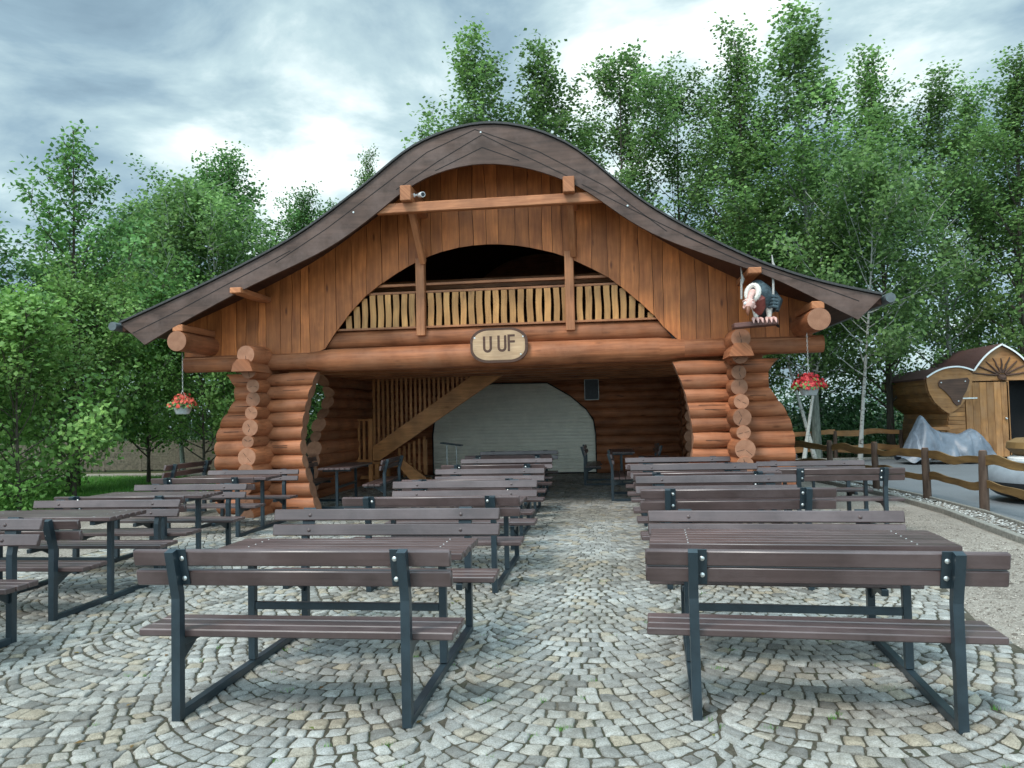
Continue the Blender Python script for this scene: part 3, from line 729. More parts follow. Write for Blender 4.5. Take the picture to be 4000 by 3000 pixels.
BOT = [(-7.50, 2.86), (-7.11, 3.07), (-6.62, 3.31), (-5.99, 3.61), (-5.46, 3.84), (-5.05, 4.0), (-4.59, 4.19), (-4.25, 4.35), (-3.94, 4.55), (-3.58, 4.8), (-3.33, 5.0), (-3.15, 5.13), (-2.91, 5.28), (-2.61, 5.39), (-2.32, 5.46), (-2.02, 5.5), (-1.73, 5.49), (-1.46, 5.45), (-1.06, 5.35), (-0.73, 5.21), (-0.39, 5.05), (-0.23, 4.94), (-0.01, 4.76), (0.26, 4.53), (0.59, 4.31), (0.86, 4.16), (1.29, 3.98), (1.76, 3.78), (2.08, 3.66), (2.39, 3.53), (2.8, 3.3), (3.26, 3.03), (3.58, 2.85)]
TOPS = smooth_curve(TOP, 70); BOTS = smooth_curve(BOT, 66)
topz = lambda x: interp(x, TOPS)
# roof shell
b = MB()
shell = TOPS+[(x, z-.13) for x, z in reversed(TOPS)]
b.prism(shell, FY+.05, RY+.9, 'xz', 0, L=1)
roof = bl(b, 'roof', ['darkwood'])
b = MB()      # bitumen covering with its thin front edge
cover = [(x, z+.035) for x, z in TOPS]+[(x, z+.002) for x, z in reversed(TOPS)]
b.prism(cover, FY-.035, RY+.95, 'xz', 0, L=1); b.build('roof_covering', ['roofing'], roof, origin=ORG)
# fascia board with mitre seams
b = MB()
fas = [(x, z-.012) for x, z in TOPS]+list(reversed(BOTS))
b.prism(fas, FY, FY+.048, 'xz', 0, L=0)
def seam(pts, w_=.0055):
    for (x0, z0), (x1, z1) in zip(pts[:-1], pts[1:]):
        b.beam((x0, FY-.0015, z0), (x1, FY-.0015, z1), .003, w_*2, 1)
def between(x, f):
    return (x, lerp(interp(x, BOTS), topz(x), f))
for pts in ([(-7.7, 3.06), (-6.9, 3.40), (-6.0, 3.82), (-5.0, 4.28)], [(-5.25, 4.10), (-4.4, 4.60), (-3.6, 5.14), (-2.75, 5.72), (-1.98, 6.03)], [(-3.25, 5.16), (-2.55, 5.58), (-1.87, 5.94)],
            [(-1.87, 5.94), (-1.2, 5.56), (-.55, 5.20)], [(-1.98, 6.03), (-1.0, 5.62), (0.0, 5.02), (.9, 4.28)], [(-.35, 5.07), (.6, 4.52), (1.5, 4.02)], [(1.15, 4.20), (2.0, 3.76), (2.9, 3.42), (3.6, 3.12)],
            [(-2.62, 5.42), (-1.87, 5.74)], [(-1.87, 5.74), (-1.3, 5.50)]): seam(pts)
for x, z in ((-3.95, 4.84), (.33, 4.70), (-1.89, 5.98)):
    b.lathe([(.001, -.009), (.014, -.008), (.014, 0)], (x, FY, z), 10, 2, 1)
bl(b, 'fascia', ['fascia', 'seam', 'bolt'])
for sx, x, z in ((-1, -8.0, 3.17), (1, 4.0, 3.14)):      # half-round gutters along both eaves
    b = MB(); b.tube([(x, FY-.10, z), (x, RY+.9, z)], .072, 10, 0)
    b.box((x-sx*.10, FY+.55, z+.0), (.055, .50, .006), 0, 1); bl(b, 'gutter', ['gutter'])
# purlins, tie beam, braces, eave logs
for x, z, hx, hz, dy in ((-3.085, 5.08, .088, .12, .02), (-.545, 5.065, .088, .12, .02), (-5.9, 3.675, .095, .045, .03), (2.145, 3.625, .095, .045, .03), (-6.93, 3.115, .09, .055, .10), (3.03, 3.09, .09, .055, .10)):
    b = MB(); b.box((x, (FY+WY)/2+dy, z), (hx, (WY-FY)/2+.10, hz), 0, 1, .01); bl(b, 'purlin', ['beamwood'])
b = MB(); b.box((-1.80, FY+.11, 4.885), (1.80, .06, .078), 0, 0, .01)
bl(b, 'tie_beam', ['beamwood'])
for x in (-3.085, -.545):
    b = MB(); b.beam((x, FY+.20, 4.98), (x, WY-.09, 4.20), .10, .12, 0, .008, up=(0, 1, 0)); bl(b, 'brace', ['beamwood'])
for x, z in ((-6.93, 2.90), (3.03, 2.88)):
    b = MB(); b.tube([(x, FY-.02, z), (x, FY+.5, z), (x, WY+.3, z), (x, RY, z)], [.165, .162, .17, .17], 20, 0, 1); bl(b, 'eave_log', ['log', 'log_end'])

# gable boards with waney edges, cut by the arch
ARCH = smooth_curve([(-4.91, 2.69), (-4.67, 3.06), (-4.52, 3.25), (-4.30, 3.51), (-4.05, 3.73), (-3.82, 3.89), (-3.52, 4.07), (-3.2, 4.23), (-2.88, 4.35), (-2.55, 4.43), (-2.24, 4.46), (-1.9, 4.465), (-1.53, 4.43), (-1.13, 4.34), (-0.76, 4.23), (-0.46, 4.09), (-0.16, 3.93), (0.14, 3.73), (0.43, 3.47), (0.72, 3.19), (0.89, 2.98), (1.07, 2.70)], 60)
def arch_z(x): return interp(x, ARCH) if -4.91 < x < 1.07 else None
def clad(back=False):
    b = MB(); x = -7.42; i = 0; rs = random.Random(5); wv = lambda z_: 0.
    while x < 3.15:
        wd = rs.uniform(.15, .30); xa, xb = x, min(x+wd, 3.2); i += 1
        pa, pb = rs.uniform(0, 6), rs.uniform(0, 6); aa, ab = rs.uniform(.006, .018), rs.uniform(.006, .018)
        y = WY-.062+rs.uniform(-.004, .004); zA, zB = topz(xa)-.07, topz(xb)-.07; gp = rs.uniform(.002, .0055)
        nseg = 16
        la = arch_z(xa); lb = arch_z(xb); r_ = rs.random()
        def low(xx):
            q = arch_z(xx); return 2.70 if q is None else q
        za, zb = low(xa), low(xb)
        A = []; B = []; wv0 = wv; pc, ac = rs.uniform(0, 6), rs.uniform(.004, .013)
        wv1 = (lambda z_, p_=pc, a_=ac: a_*math.sin(z_*2.6+p_)+.45*a_*math.sin(z_*6.7+p_*2)); wv = wv1
        for k in range(nseg+1):
            f = k/nseg
            z_a = lerp(za, zA, f); z_b = lerp(zb, zB, f)
            A.append((xa+gp+wv0(z_a), z_a)); B.append((xb-gp+wv1(z_b), z_b))
        # column of quads keeps the boards planar and well shaded
        o = len(b.v); off = rs.random()*9
        for (xq, zq), (xw, zw) in zip(A, B):
            b.v += [(xq, y, zq), (xw, y, zw), (xq, y+.024, zq), (xw, y+.024, zw)]
        for k in range(nseg):
            p = o+4*k; q = p+4
            def U(a): return (b.v[a][2]+off, b.v[a][0]+off)
            b.face([p, p+1, q+1, q], 0, [U(p), U(p+1), U(q+1), U(q)], False, r_)
            b.face([p+2, q+2, q+3, p+3], 0, [U(p+2), U(q+2), U(q+3), U(p+3)], False, r_)
            b.face([p, q, q+2, p+2], 0, [U(p)]*4, False, r_); b.face([p+1, p+3, q+3, q+1], 0, [U(p+1)]*4, False, r_)
        b.face([o, o+2, o+3, o+1], 0, [(0, 0), (.02, 0), (.02, .2), (0, .2)], False, r_)
        x += wd
    pol = [(-7.40, 2.705)]+ARCH+[(3.12, 2.705)]+[(x_, z_-.1) for x_, z_ in reversed(TOPS) if -7.40 < x_ < 3.12]
    b.prism(pol, WY-.034, WY-.012, 'xz', 1)
    return b
bl(clad(), 'gable_cladding', ['clad', 'seam'])
b = MB(); b.box(((-7.42-4.92)/2, WY-.075, 2.688), (1.25, .045, .014), 0, 0); b.box(((1.08+3.15)/2, WY-.075, 2.688), (1.035, .045, .014), 0, 0)
bl(b, 'drip_board', ['beamwood'])
# loft: dark room behind the balcony
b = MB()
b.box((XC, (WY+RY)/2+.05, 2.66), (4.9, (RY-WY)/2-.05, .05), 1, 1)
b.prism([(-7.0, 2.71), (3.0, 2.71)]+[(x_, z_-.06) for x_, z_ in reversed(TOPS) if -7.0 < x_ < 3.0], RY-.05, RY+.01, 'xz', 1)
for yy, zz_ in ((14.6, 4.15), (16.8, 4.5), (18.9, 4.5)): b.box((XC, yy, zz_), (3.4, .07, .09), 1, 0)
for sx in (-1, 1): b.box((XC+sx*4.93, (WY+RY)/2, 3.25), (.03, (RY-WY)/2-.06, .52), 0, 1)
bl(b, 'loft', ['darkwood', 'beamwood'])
b = MB()     # front beams: two long logs
b.tube([(-5.35, WY+.15, 2.945), (-3.2, WY+.15, 2.95), (-.4, WY+.15, 2.945), (1.45, WY+.15, 2.935)], [.158, .165, .165, .158], 22, 0, 1)
bl(b, 'beam_log', ['log', 'log_end'])
b = MB()
b.tube([(-7.42, WY, 2.60), (-6.2, WY, 2.60), (-5.15, WY, 2.60), (-4.75, WY-.01, 2.595), (-2, WY-.01, 2.60), (.8, WY-.01, 2.60), (1.2, WY, 2.605), (2.2, WY, 2.61), (3.36, WY, 2.61)], [.145, .15, .15, .195, .20, .195, .15, .145, .14], 22, 0, 1)
bl(b, 'beam_log', ['log', 'log_end'])
# balcony
for x in (-3.15, -.625):
    b = MB(); b.box((x, WY-.02, 3.62), (.075, .07, .66), 0, 2, .008); bl(b, 'balcony_post', ['beamwood'])
b = MB()
for (xa, xb) in ((-4.15, -3.23), (-3.07, -.70), (-.55, .30)): b.box(((xa+xb)/2, WY+.05, 3.845), ((xb-xa)/2, .045, .022), 0, 0, .004)
bl(b, 'handrail', ['beamwood'])
def railing(xa, xb):
    b = MB(); rs = random.Random(int(xa*100))
    def clip(x): z = arch_z(x); return 3.0 if z is None else z
    ra = xa if xa > -3.5 else -4.12; rb = xb if xb < .1 else .27
    b.box(((ra+rb)/2, WY+.035, 3.715), ((rb-ra)/2, .03, .018), 1, 0); b.box(((xa+xb)/2, WY+.03, 3.113), ((xb-xa)/2, .045, .016), 1, 0)
    x = xa+.035
    while x < xb-.06:
        wd = rs.uniform(.094, .108); ht = min(3.69, clip(x+wd*.5)-.0) if True else 3.69
        if ht > 3.2:
            A = []; B = []; pa = rs.uniform(0, 6); o = len(b.v); off = rs.random()*9; r_ = rs.random(); nseg = 8
            for k in range(nseg+1):
                z = lerp(3.125, ht, k/nseg); wv = .0055*math.sin(z*9+pa); w2 = .006*math.sin(z*10.5+pa+1.1)
                b.v += [(x+wv, WY+.005, z), (x+wd+w2, WY+.005, z), (x+wv, WY+.028, z), (x+wd+w2, WY+.028, z)]
            for k in range(nseg):
                p = o+4*k; q = p+4
                def U(a): return (b.v[a][2]+off, b.v[a][0]+off)
                b.face([p, p+1, q+1, q], 0, [U(p), U(p+1), U(q+1), U(q)], False, r_); b.face([p+2, q+2, q+3, p+3], 0, [U(p+2), U(q+2), U(q+3), U(p+3)], False, r_)
                b.face([p, q, q+2, p+2], 0, [U(p)]*4, False, r_); b.face([p+1, p+3, q+3, q+1], 0, [U(p+1)]*4, False, r_)
            b.face([o, o+2, o+3, o+1], 0, [(0, 0)]*4, False, r_); e = o+4*nseg; b.face([e, e+1, e+3, e+2], 0, [(0, 0)]*4, False, r_)
        x += wd+rs.uniform(.034, .05)
    bl(b, 'balcony_railing', ['pine', 'beamwood'])
railing(-4.66, -3.225); railing(-3.075, -.70); railing(-.55, .80)

# log corners: courses of horizontal logs whose ends are sawn to a curve, crossed by logs of the side walls
OUT = [(.0, 4.80), (.3, 4.84), (.75, 4.85), (1.2, 4.84), (1.45, 4.78), (1.65, 4.68), (1.85, 4.54), (2.0, 4.47), (2.2, 4.49), (2.35, 4.58), (2.46, 4.78), (2.55, 4.88)]
INN = [(.0, 3.00), (.3, 3.10), (.55, 3.16), (.88, 3.26), (1.17, 3.29), (1.5, 3.25), (1.85, 3.19), (2.07, 3.12), (2.3, 3.03), (2.55, 2.93)]
PRO = [(.0, .74), (.4, .74), (.9, .70), (1.2, .62), (1.5, .58), (1.8, .48), (2.05, .38), (2.3, .50), (2.55, .66), (2.9, .74)]
zs_x = [(.13, .15), (.385, .14), (.63, .14), (.87, .13), (1.115, .14), (1.36, .135), (1.60, .14), (1.83, .125), (2.06, .135), (2.28, .125)]
zs_y = [(.02, .16), (.25, .15), (.50, .135), (.745, .15), (.985, .165), (1.24, .115), (1.47, .155), (1.715, .125), (1.945, .14), (2.17, .125), (2.42, .14), (2.68, .165)]
def log_corner(sx, y0, seed, front=True, depth=.75, label=None):
    b = MB(); rs = random.Random(seed)
    xn = XC+sx*3.98
    for z, r in zs_x:
        r *= rs.uniform(.98, 1.05)
        def endfn(i, k, p):
            d = abs(p.x-XC)
            if i == 0: p.x = XC+sx*interp(p.z, OUT)
            elif i == k-1: p.x = XC+sx*interp(p.z, INN)
            return p
        xo, xi = XC+sx*interp(z, OUT), XC+sx*interp(z, INN)
        m1, m2 = lerp(xo, xi, .06), lerp(xo, xi, .94)
        pth = [(xo, y0, z), (m1, y0, z), (lerp(xo, xn, .55), y0, z+rs.uniform(-.006, .006)), (lerp(xo, xn, .85), y0, z), (xn, y0, z), (lerp(xn, xi, .25), y0, z), (lerp(xn, xi, .55), y0, z), (m2, y0, z), (xi, y0, z)]
        j_ = lambda: rs.uniform(.96, 1.04)
        rr = [r*.97*j_(), r*j_(), r*j_(), r*.86, r*.8, r*.86, r*j_(), r*j_(), r*.97*j_()]
        if sx > 0: pth = pth[:]
        b.tube(pth, rr, 20, 0, 1, endfn=endfn)
        # drying crack
        for _ in range(rs.choice((0, 1, 1, 2))):
            zc = z+rs.uniform(-.3, .55)*r; yy = y0-math.sqrt(max(0, r*r-(zc-z)**2))
            q0 = rs.choice((.06, .60, .66)); xa = lerp(xo, xi, q0+rs.uniform(0, .06)); xb = lerp(xo, xi, q0+rs.uniform(.18, .30))
            b.beam((xa, yy-.001, zc), (xb, yy-.001, zc+.004), .006, .006, 2)
    for z, r in zs_y:
        r *= rs.uniform(.97, 1.04); pr = interp(z, PRO) if front else .45
        xw = xn+rs.uniform(-.015, .015)
        b.tube([(xw, y0-pr, z), (xw, y0-pr+.05, z), (xw, y0-.30, z), (xw, y0-.12, z), (xw, y0, z), (xw, y0+depth, z)], [r*.9, r*.93, r*1.04, r*1.1, r*1.04, r], 20, 0, 1)
        a0 = rs.uniform(0, 6.28); ln = rs.uniform(.45, .85)*r
        for a in (a0, a0+rs.uniform(2, 4)) if rs.random() < .7 else (a0,):
            b.beam((xw+math.cos(a)*.015, y0-pr-.001, z+math.sin(a)*.015), (xw+math.cos(a)*ln, y0-pr-.001, z+math.sin(a)*ln), .004, .004+rs.random()*.004, 2)
    if front:    # squared bracket piece under the plate log
        b.prism([(xn-.20, 2.40), (xn+.17, 2.40), (xn+.12, 2.54), (xn+.05, 2.60), (xn-.1, 2.60), (xn-.17, 2.52)], y0-.80, y0-.1, 'xz', 0, L=1)
    return bl(b, 'log_corner', ['log', 'log_end', 'seam'], label=label)
log_corner(-1, WY, 11); log_corner(1, WY, 12)
# rear wall and the returns of the side walls
b = MB(); rs = random.Random(4)
for z, r in zs_x+[(2.5, .13)]:
    b.tube([(XC-4.6, RY, z), (XC, RY, z), (XC+4.7, RY, z)], r*1.02, 16, 0, 1)
bl(b, 'rear_wall', ['log', 'log_end'])
b = MB()
EDGE = [(.0, 14.9), (.7, 15.0), (1.2, 15.15), (1.6, 15.45), (1.9, 15.85), (2.16, 16.0), (2.33, 15.7), (2.6, 15.2)]
for z, r in zs_y[:-1]:
    def endfn(i, k, p):
        if i == 0: p.y = interp(p.z, EDGE)
        return p
    ye = interp(z, EDGE)
    b.tube([(XC-4.05, ye, z), (XC-4.05, ye+.2, z), (XC-4.05, RY+.3, z)], r, 16, 0, 1, endfn=endfn)
bl(b, 'side_wall', ['log', 'log_end'])
b = MB()
for i, (z, r) in enumerate(zs_y[:-1]):
    xw = XC+3.88; ye = 18.9-.1*math.sin(i*1.3)
    b.tube([(xw, ye, z), (xw, ye+.2, z), (xw, RY+.3, z)], r*.95, 16, 0, 1)
    b.beam((xw, ye-.001, z), (xw+.01, ye-.001, z-r*.8), .004, .006, 2)
for z, r in zs_x: b.tube([(XC+3.7, 19.25, z), (XC+4.9, 19.25, z)], r*.95, 14, 0, 1)
bl(b, 'side_wall', ['log', 'log_end', 'seam'])
# ceiling joists under the loft
b = MB()
for k in range(7):
    yj = 13.7+k*1.0; b.box((XC, yj, 2.54), (4.6, .07, .07), 0, 0, .01)
bl(b, 'ceiling_joist', ['beamwood'])
# roller shutter in the rear wall: arched outline, horizontal slats
b = MB(); SH = [(-4.85, .03), (-4.85, 1.1), (-4.80, 1.45), (-4.60, 1.75), (-4.2, 2.08), (-3.6, 2.38), (-3.15, 2.46), (-1.68, 2.44), (-1.07, 2.07), (-.66, 1.71), (-.47, 1.42), (-.42, 1.05), (-.42, .03)]
def sh_x(z):
    l = [p for p in SH[:7]]; r_ = [p for p in SH[7:]][::-1]
    return float(np.interp(z, [p[1] for p in l], [p[0] for p in l])), float(np.interp(z, [p[1] for p in r_], [p[0] for p in r_]))
z = .03
while z < 2.43:
    z2 = min(z+.088, 2.44); a0, a1 = sh_x(z); c0, c1 = sh_x(z2); y = RY-.20; o = len(b.v)
    prof = [(0, .03), (.10, .004), (.5, -.008), (.9, .004), (1, .03)]
    for f, dy in prof:
        zz = lerp(z, z2, f); b.v += [(lerp(a0, c0, f), y+dy, zz), (lerp(a1, c1, f), y+dy, zz)]
    for k in range(4): b.face([o+2*k, o+2*k+1, o+2*k+3, o+2*k+2], 0, [(0, 0)]*4, False, .5)
    z = z2
b.prism(SH, RY-.18, RY-.15, 'xz', 0)
shut = bl(b, 'roller_shutter', ['shutter'])
b = MB()
arc = smooth_curve(SH[7:], 24)
pts = [(x, z) for x, z in SH]
for (x0, z0), (x1, z1) in zip(pts[:-1], pts[1:]): b.beam((x0, RY-.215, z0), (x1, RY-.215, z1), .03, .03, 0)
b.beam((-4.85, RY-.21, .025), (-.42, RY-.21, .025), .03, .03, 0)
b.build('shutter_frame', ['seam'], shut, origin=ORG)
# staircase: landing, lower flight, upper flight behind a broad stringer, slatted screen
st_o = (-5.2, 17.5, 0)
b = MB(); b.prism([(-5.56, .60), (-5.40, .60), (-2.28, 2.62), (-3.02, 2.62), (-5.56, .92)], 17.46, 17.52, 'xz', 0, L=0)
stair = bl(b, 'staircase', ['stair'])
b = MB()
for k in range(24):
    x = -5.56+k*.112; zl = lerp(.90, 2.62, (x+5.56)/2.55) if x < -3.0 else 2.6
    if zl < 2.5: b.box((x, 17.62, (zl-.1+2.58)/2), (.028, .012, (2.58-zl+.1)/2), 0, 2)
b.build('slat_screen', ['stair'], stair, origin=ORG)
b = MB()
for x in (-6.41, -5.62): b.box((x, 17.5, .80), (.045, .045, .78), 0, 2, .004)
b.box((-6.02, 17.5, 1.55), (.44, .03, .02), 0, 0); b.box((-6.02, 17.5, .60), (.44, .03, .025), 0, 0)
for k in range(6): b.box((-6.27+k*.125, 17.49, 1.07), (.03, .012, .46), 0, 2)
b.build('landing_railing', ['stair'], stair, origin=ORG)
b = MB(); b.box((-5.95, 18.1, .54), (.55, .55, .03), 0, 0)
for x, y in ((-6.4, 17.6), (-5.5, 17.6), (-5.5, 18.5), (-6.4, 18.5)): b.box((x, y, .25), (.045, .045, .26), 0, 2)
b.box((-5.95, 17.6, .2), (.44, .02, .04), 0, 0); b.build('landing', ['stair'], stair, origin=ORG)
b = MB(); b.prism([(-5.05, .60), (-4.92, .68), (-4.30, .20), (-4.30, .0), (-4.55, .0)], 17.44, 17.50, 'xz', 0, L=0)
for k in range(3): b.box((-4.95+k*.24, 17.85, .46-k*.17), (.14, .35, .02), 0, 1)
for k in range(6): b.box((-5.15+k*.125, 18.28, .30+.36-.035*abs(k-5)), (.028, .014, .36+.02*k), 0, 2)
b.box((-4.50, 18.28, .62), (.04, .04, .42), 0, 2); b.build('lower_flight', ['stair'], stair, origin=ORG)

# ------------------------------------------------------------------ things fixed to or standing in the pavilion
# sign
sg = thing('wooden_sign', 'oval wooden sign with carved dark letters fixed on the front beam logs', 'sign', (-1.795, 12.42, 2.735))
def oval(w_, h_, n=10, fl=.62):
    P = []
    for q in range(4):
        for k in range(n+1):
            a = q*PI/2+k*PI/2/n; cx = (1 if q in (0, 3) else -1)*w_*(1-fl); cz = (1 if q in (0, 1) else -1)*h_*.20
            P.append((cx+math.cos(a)*w_*fl, cz+math.sin(a)*(h_*.80)))
    return P
b = MB(); b.prism(oval(.475, .285), -.0, .06, 'xz', 0); b.build('sign_rim', ['signrim'], sg)
b = MB(); b.prism(oval(.432, .245), -.004, .02, 'xz', 0); b.build('sign_panel', ['signwood'], sg)
b = MB()
def letter_U(x, z0, h_, w_, s_):
    n = 10; Ro = w_/2; cx = x+w_/2; zc = z0+Ro
    P = [(x, z0+h_), (x, zc)]+[(cx-Ro*math.cos(a), zc-Ro*math.sin(a)) for a in [PI*k/n for k in range(1, n)]]+[(x+w_, zc), (x+w_, z0+h_), (x+w_-s_, z0+h_), (x+w_-s_, zc)]
    Ri = Ro-s_; P += [(cx+Ri*math.cos(a), zc-Ri*math.sin(a)) for a in [PI*k/n for k in range(1, n)]]+[(x+s_, zc), (x+s_, z0+h_)]
    b.prism(P, -.007, -.001, 'xz', 0)
letter_U(-.262, -.118, .268, .150, .040); letter_U(-.022, -.112, .270, .150, .040)
b.prism([(.146, -.105), (.186, -.105), (.186, .035), (.268, .035), (.268, .072), (.186, .072), (.186, .134), (.268, .134), (.268, .170), (.146, .170)], -.007, -.001, 'xz', 0)
b.build('lettering', ['signrim'], sg)
for k, (x, z) in enumerate(((-.40, .13), (.40, .13), (.36, -.16))):
    b = MB(); b.lathe([(.001, -.012), (.014, -.010), (.014, 0)], (x, 0, z), 8, 0, 1); b.build('screw', ['bolt'], sg)
# security camera
sc_ = thing('security_camera', 'white bullet security camera on the left purlin end', 'camera', (-2.997, 11.72, 5.09))
b = MB(); b.lathe([(.035, 0), (.035, .012), (.016, .018), (.016, .075)], (0, 0, 0), 14, 0, 0); b.build('mount', ['white'], sc_)
b = MB(); axis = Vector((.62, -.75, -.12)).normalized(); c0 = Vector((.085, .02, .0))
b.tube([c0-axis*.035, c0, c0+axis*.075, c0+axis*.12], [.028, .040, .043, .043], 16, 0, 0); b.build('body', ['white'], sc_)
b = MB(); b.tube([c0+axis*.1201, c0+axis*.124], [.034, .032], 14, 0, 0); b.build('lens', ['glass'], sc_)
# flower baskets
def basket(label, x, y, ztop, zpot, petal, spread, dense, rz):
    t = thing('hanging_flower_basket', label, 'flower basket', (x, y, zpot), rz)
    b = MB(); k = int((ztop-zpot-.22)/.035)
    for i in range(k):
        zc = ztop-zpot-.02-i*.035; ring = [(math.cos(a)*.008*(1 if i % 2 else .15), math.sin(a)*.008*(.15 if i % 2 else 1), zc+math.cos(a+PI/4)*0+.019*math.sin(a*1)) for a in [6.28*q/8 for q in range(9)]]
        pts = []
        for q in range(9):
            a = 6.283*q/8; u_ = math.cos(a)*.009; v_ = math.sin(a)*.021
            pts.append((u_, 0, zc+v_) if i % 2 else (0, u_, zc+v_))
        b.tube(pts, .0028, 5, 0)
    for a in (0, 2.1, 4.2): b.tube([(0, 0, .24), (math.cos(a)*.10, math.sin(a)*.10, .02)], .003, 5, 0)
    b.build('chain', ['chain'], t)
    b = MB(); b.lathe([(.10, -.15), (.125, -.10), (.148, -.03), (.15, .0), (.14, .0)], (0, 0, 0), 22, 0, 2, mats=[1, 1, 0, 0, 0]); b.build('pot', ['potdark', 'potpale'], t)
    rs = np.random.default_rng(int(abs(x)*100))
    def blobs(name, n, size, mat, flat, zlo, zhi, rad):
        V = []; S = []; Lp = []; rn = []
        for _ in range(n):
            a = rs.uniform(0, 6.28); rr = rad*math.sqrt(rs.random()); z = rs.uniform(zlo, zhi)*(1-.75*(rr/rad)**2)+rs.normal(0, .015)-.06*(rr/rad)**2
            p = Vector((math.cos(a)*rr, math.sin(a)*rr, z)); nm = (Vector((math.cos(a)*rr, math.sin(a)*rr, .10))+Vector(rs.normal(0, .07, 3))).normalized()
            u_ = nm.cross(Vector((.3, .2, 1))).normalized(); v_ = nm.cross(u_); c = rs.random()
            for q in range(5 if flat else 1):
                th = q*6.283/5+rs.uniform(0, .5); d = u_*math.cos(th)+v_*math.sin(th); e = nm.cross(d); s_ = size*rs.uniform(.7, 1.2); o = len(V)
                V += [tuple(p), tuple(p+d*s_*.6+e*s_*.45+nm*s_*.15), tuple(p+d*s_+nm*s_*.05), tuple(p+d*s_*.6-e*s_*.45+nm*s_*.15)]
                S.append(4); Lp.extend((o, o+1, o+2, o+3)); rn.append(min(1, max(0, c+rs.normal(0, .15))))
        mesh_obj(name, fast_mesh(name, np.array(V), S, Lp, [mat], rn), t)
    blobs('foliage', 260, .05, 'leaf_alder', False, -.02, .16, spread*1.05)
    blobs('flowers', dense, .030, petal, True, .04, .20, spread)
    return t
basket('basket of sparse coral geraniums in a dark and pale pot under the left eave log', -7.02, 11.9, 2.735, 1.87, 'petalpink', .24, 170, 0)
basket('hanging basket packed with red geraniums under the right eave log', 2.93, 11.9, 2.715, 1.93, 'petal', .26, 420, 0)
# vulture figure
vt = thing('vulture_figure', 'painted vulture figure with bald pink head and cream ruff leaning from its perch', 'statue', (2.20, 11.80, 2.885))
b = MB(); b.tube([(.10, .32, .06), (.13, .16, .22), (.08, .02, .40), (-.02, -.10, .47), (-.08, -.17, .44)], [.05, .17, .205, .16, .09], 18, 0)
b.tube([(.02, -.02, .12), (.02, -.06, .22), (-.01, -.12, .34), (-.03, -.14, .40)], [.05, .10, .12, .08], 14, 1)
rsv = random.Random(3)
for k in range(46):      # overlapping feather tips on the back
    f = rsv.random(); a = rsv.uniform(-1.5, 1.5); c = Vector((.12, .22, .18)).lerp(Vector((.0, -.06, .47)), f); rr = lerp(.17, .19, f)
    p = c+Vector((math.sin(a)*rr*.95+.02, .05*math.cos(a), math.cos(a)*rr*.80)); q = p+Vector((.045, .06, -.075)); b.tube([p, p.lerp(q, .5)+Vector((.012, .01, .008)), q], [.012, .026, .006], 6, 0, sq=.4)
b.build('body', ['feather', 'belly'], vt)
b = MB()      # ruff: a fat beaded ring
for k in range(18):
    a = k*2*PI/18; c = Vector((-.085, -.19, .42)); u_ = Vector((.86, -.42, .1)).normalized(); v_ = Vector((.1, .18, 1)).normalized()
    p = c+u_*math.cos(a)*.088+v_*math.sin(a)*.115; q = c+u_*math.cos(a+.4)*.088+v_*math.sin(a+.4)*.115
    b.tube([p-(q-p)*.1, p.lerp(q, .5), q+(q-p)*.1], [.036, .043, .036], 8, 0)
b.build('ruff', ['ruff'], vt)
b = MB(); b.tube([(-.08, -.18, .43), (-.11, -.24, .41), (-.145, -.30, .33), (-.165, -.335, .265)], [.05, .048, .043, .04], 12, 0)
b.tube([(-.15, -.30, .285), (-.165, -.335, .25), (-.185, -.375, .205), (-.195, -.40, .17)], [.04, .088, .080, .045], 14, 0)
for sx in (-1, 1): b.tube([(-.175+sx*.015, -.41, .268), (-.18+sx*.05, -.405, .282), (-.175+sx*.085, -.37, .272)], [.012, .016, .010], 8, 0)
for sx in (-1, 1):
    b.tube([(-.165+sx*.055, -.36, .262), (-.185+sx*.048, -.40, .245)], [.024, .016], 8, 0)
    b.tube([(-.165+sx*.07, -.345, .20), (-.18+sx*.065, -.375, .165)], [.028, .014], 8, 0)
head = b.build('head', ['fleshy'], vt)
b = MB()
for sx in (-1, 1): b.tube([(-.18+sx*.042, -.385, .243), (-.188+sx*.043, -.412, .238), (-.190+sx*.043, -.425, .236)], [.028, .026, .006], 10, 0)
b.build('eye', ['white'], head)
b = MB(); b.tube([(-.190, -.385, .19), (-.205, -.435, .155), (-.212, -.452, .10), (-.21, -.445, .055)], [.034, .034, .026, .006], 10, 0)
b.build('beak', ['beak'], head)
b = MB()      # folded wing gripping the right swing rod with feather fingers
b.tube([(.12, .10, .50), (.26, .06, .46), (.33, .02, .32), (.29, .0, .16)], [.05, .10, .12, .06], 12, 0, sq=.45)
for k in range(4): b.tube([(.16, -.06, .36-k*.05), (.21, -.155, .365-k*.05), (.275, -.13, .355-k*.05)], [.022, .027, .02], 8, 0)
b.build('wing', ['feather'], vt)
b = MB(); b.tube([(.18, .20, .16), (.27, .22, .06), (.36, .22, -.06)], [.04, .085, .03], 10, 0, sq=.35); b.build('tail', ['featherdark'], vt)
for x in (-.02, .17):
    b = MB(); b.tube([(x, -.02, .20), (x, -.03, .12), (x, -.04, .035)], [.055, .04, .026], 10, 0); b.build('leg', ['ruff'], vt)
    b = MB()
    for k in (-1, 0, 1): b.tube([(x, -.04, .035), (x+k*.05, -.10, .045), (x+k*.062, -.165, .028), (x+k*.066, -.20, -.03)], [.026, .028, .024, .005], 8, 0)
    b.build('foot', ['fleshy'], vt)
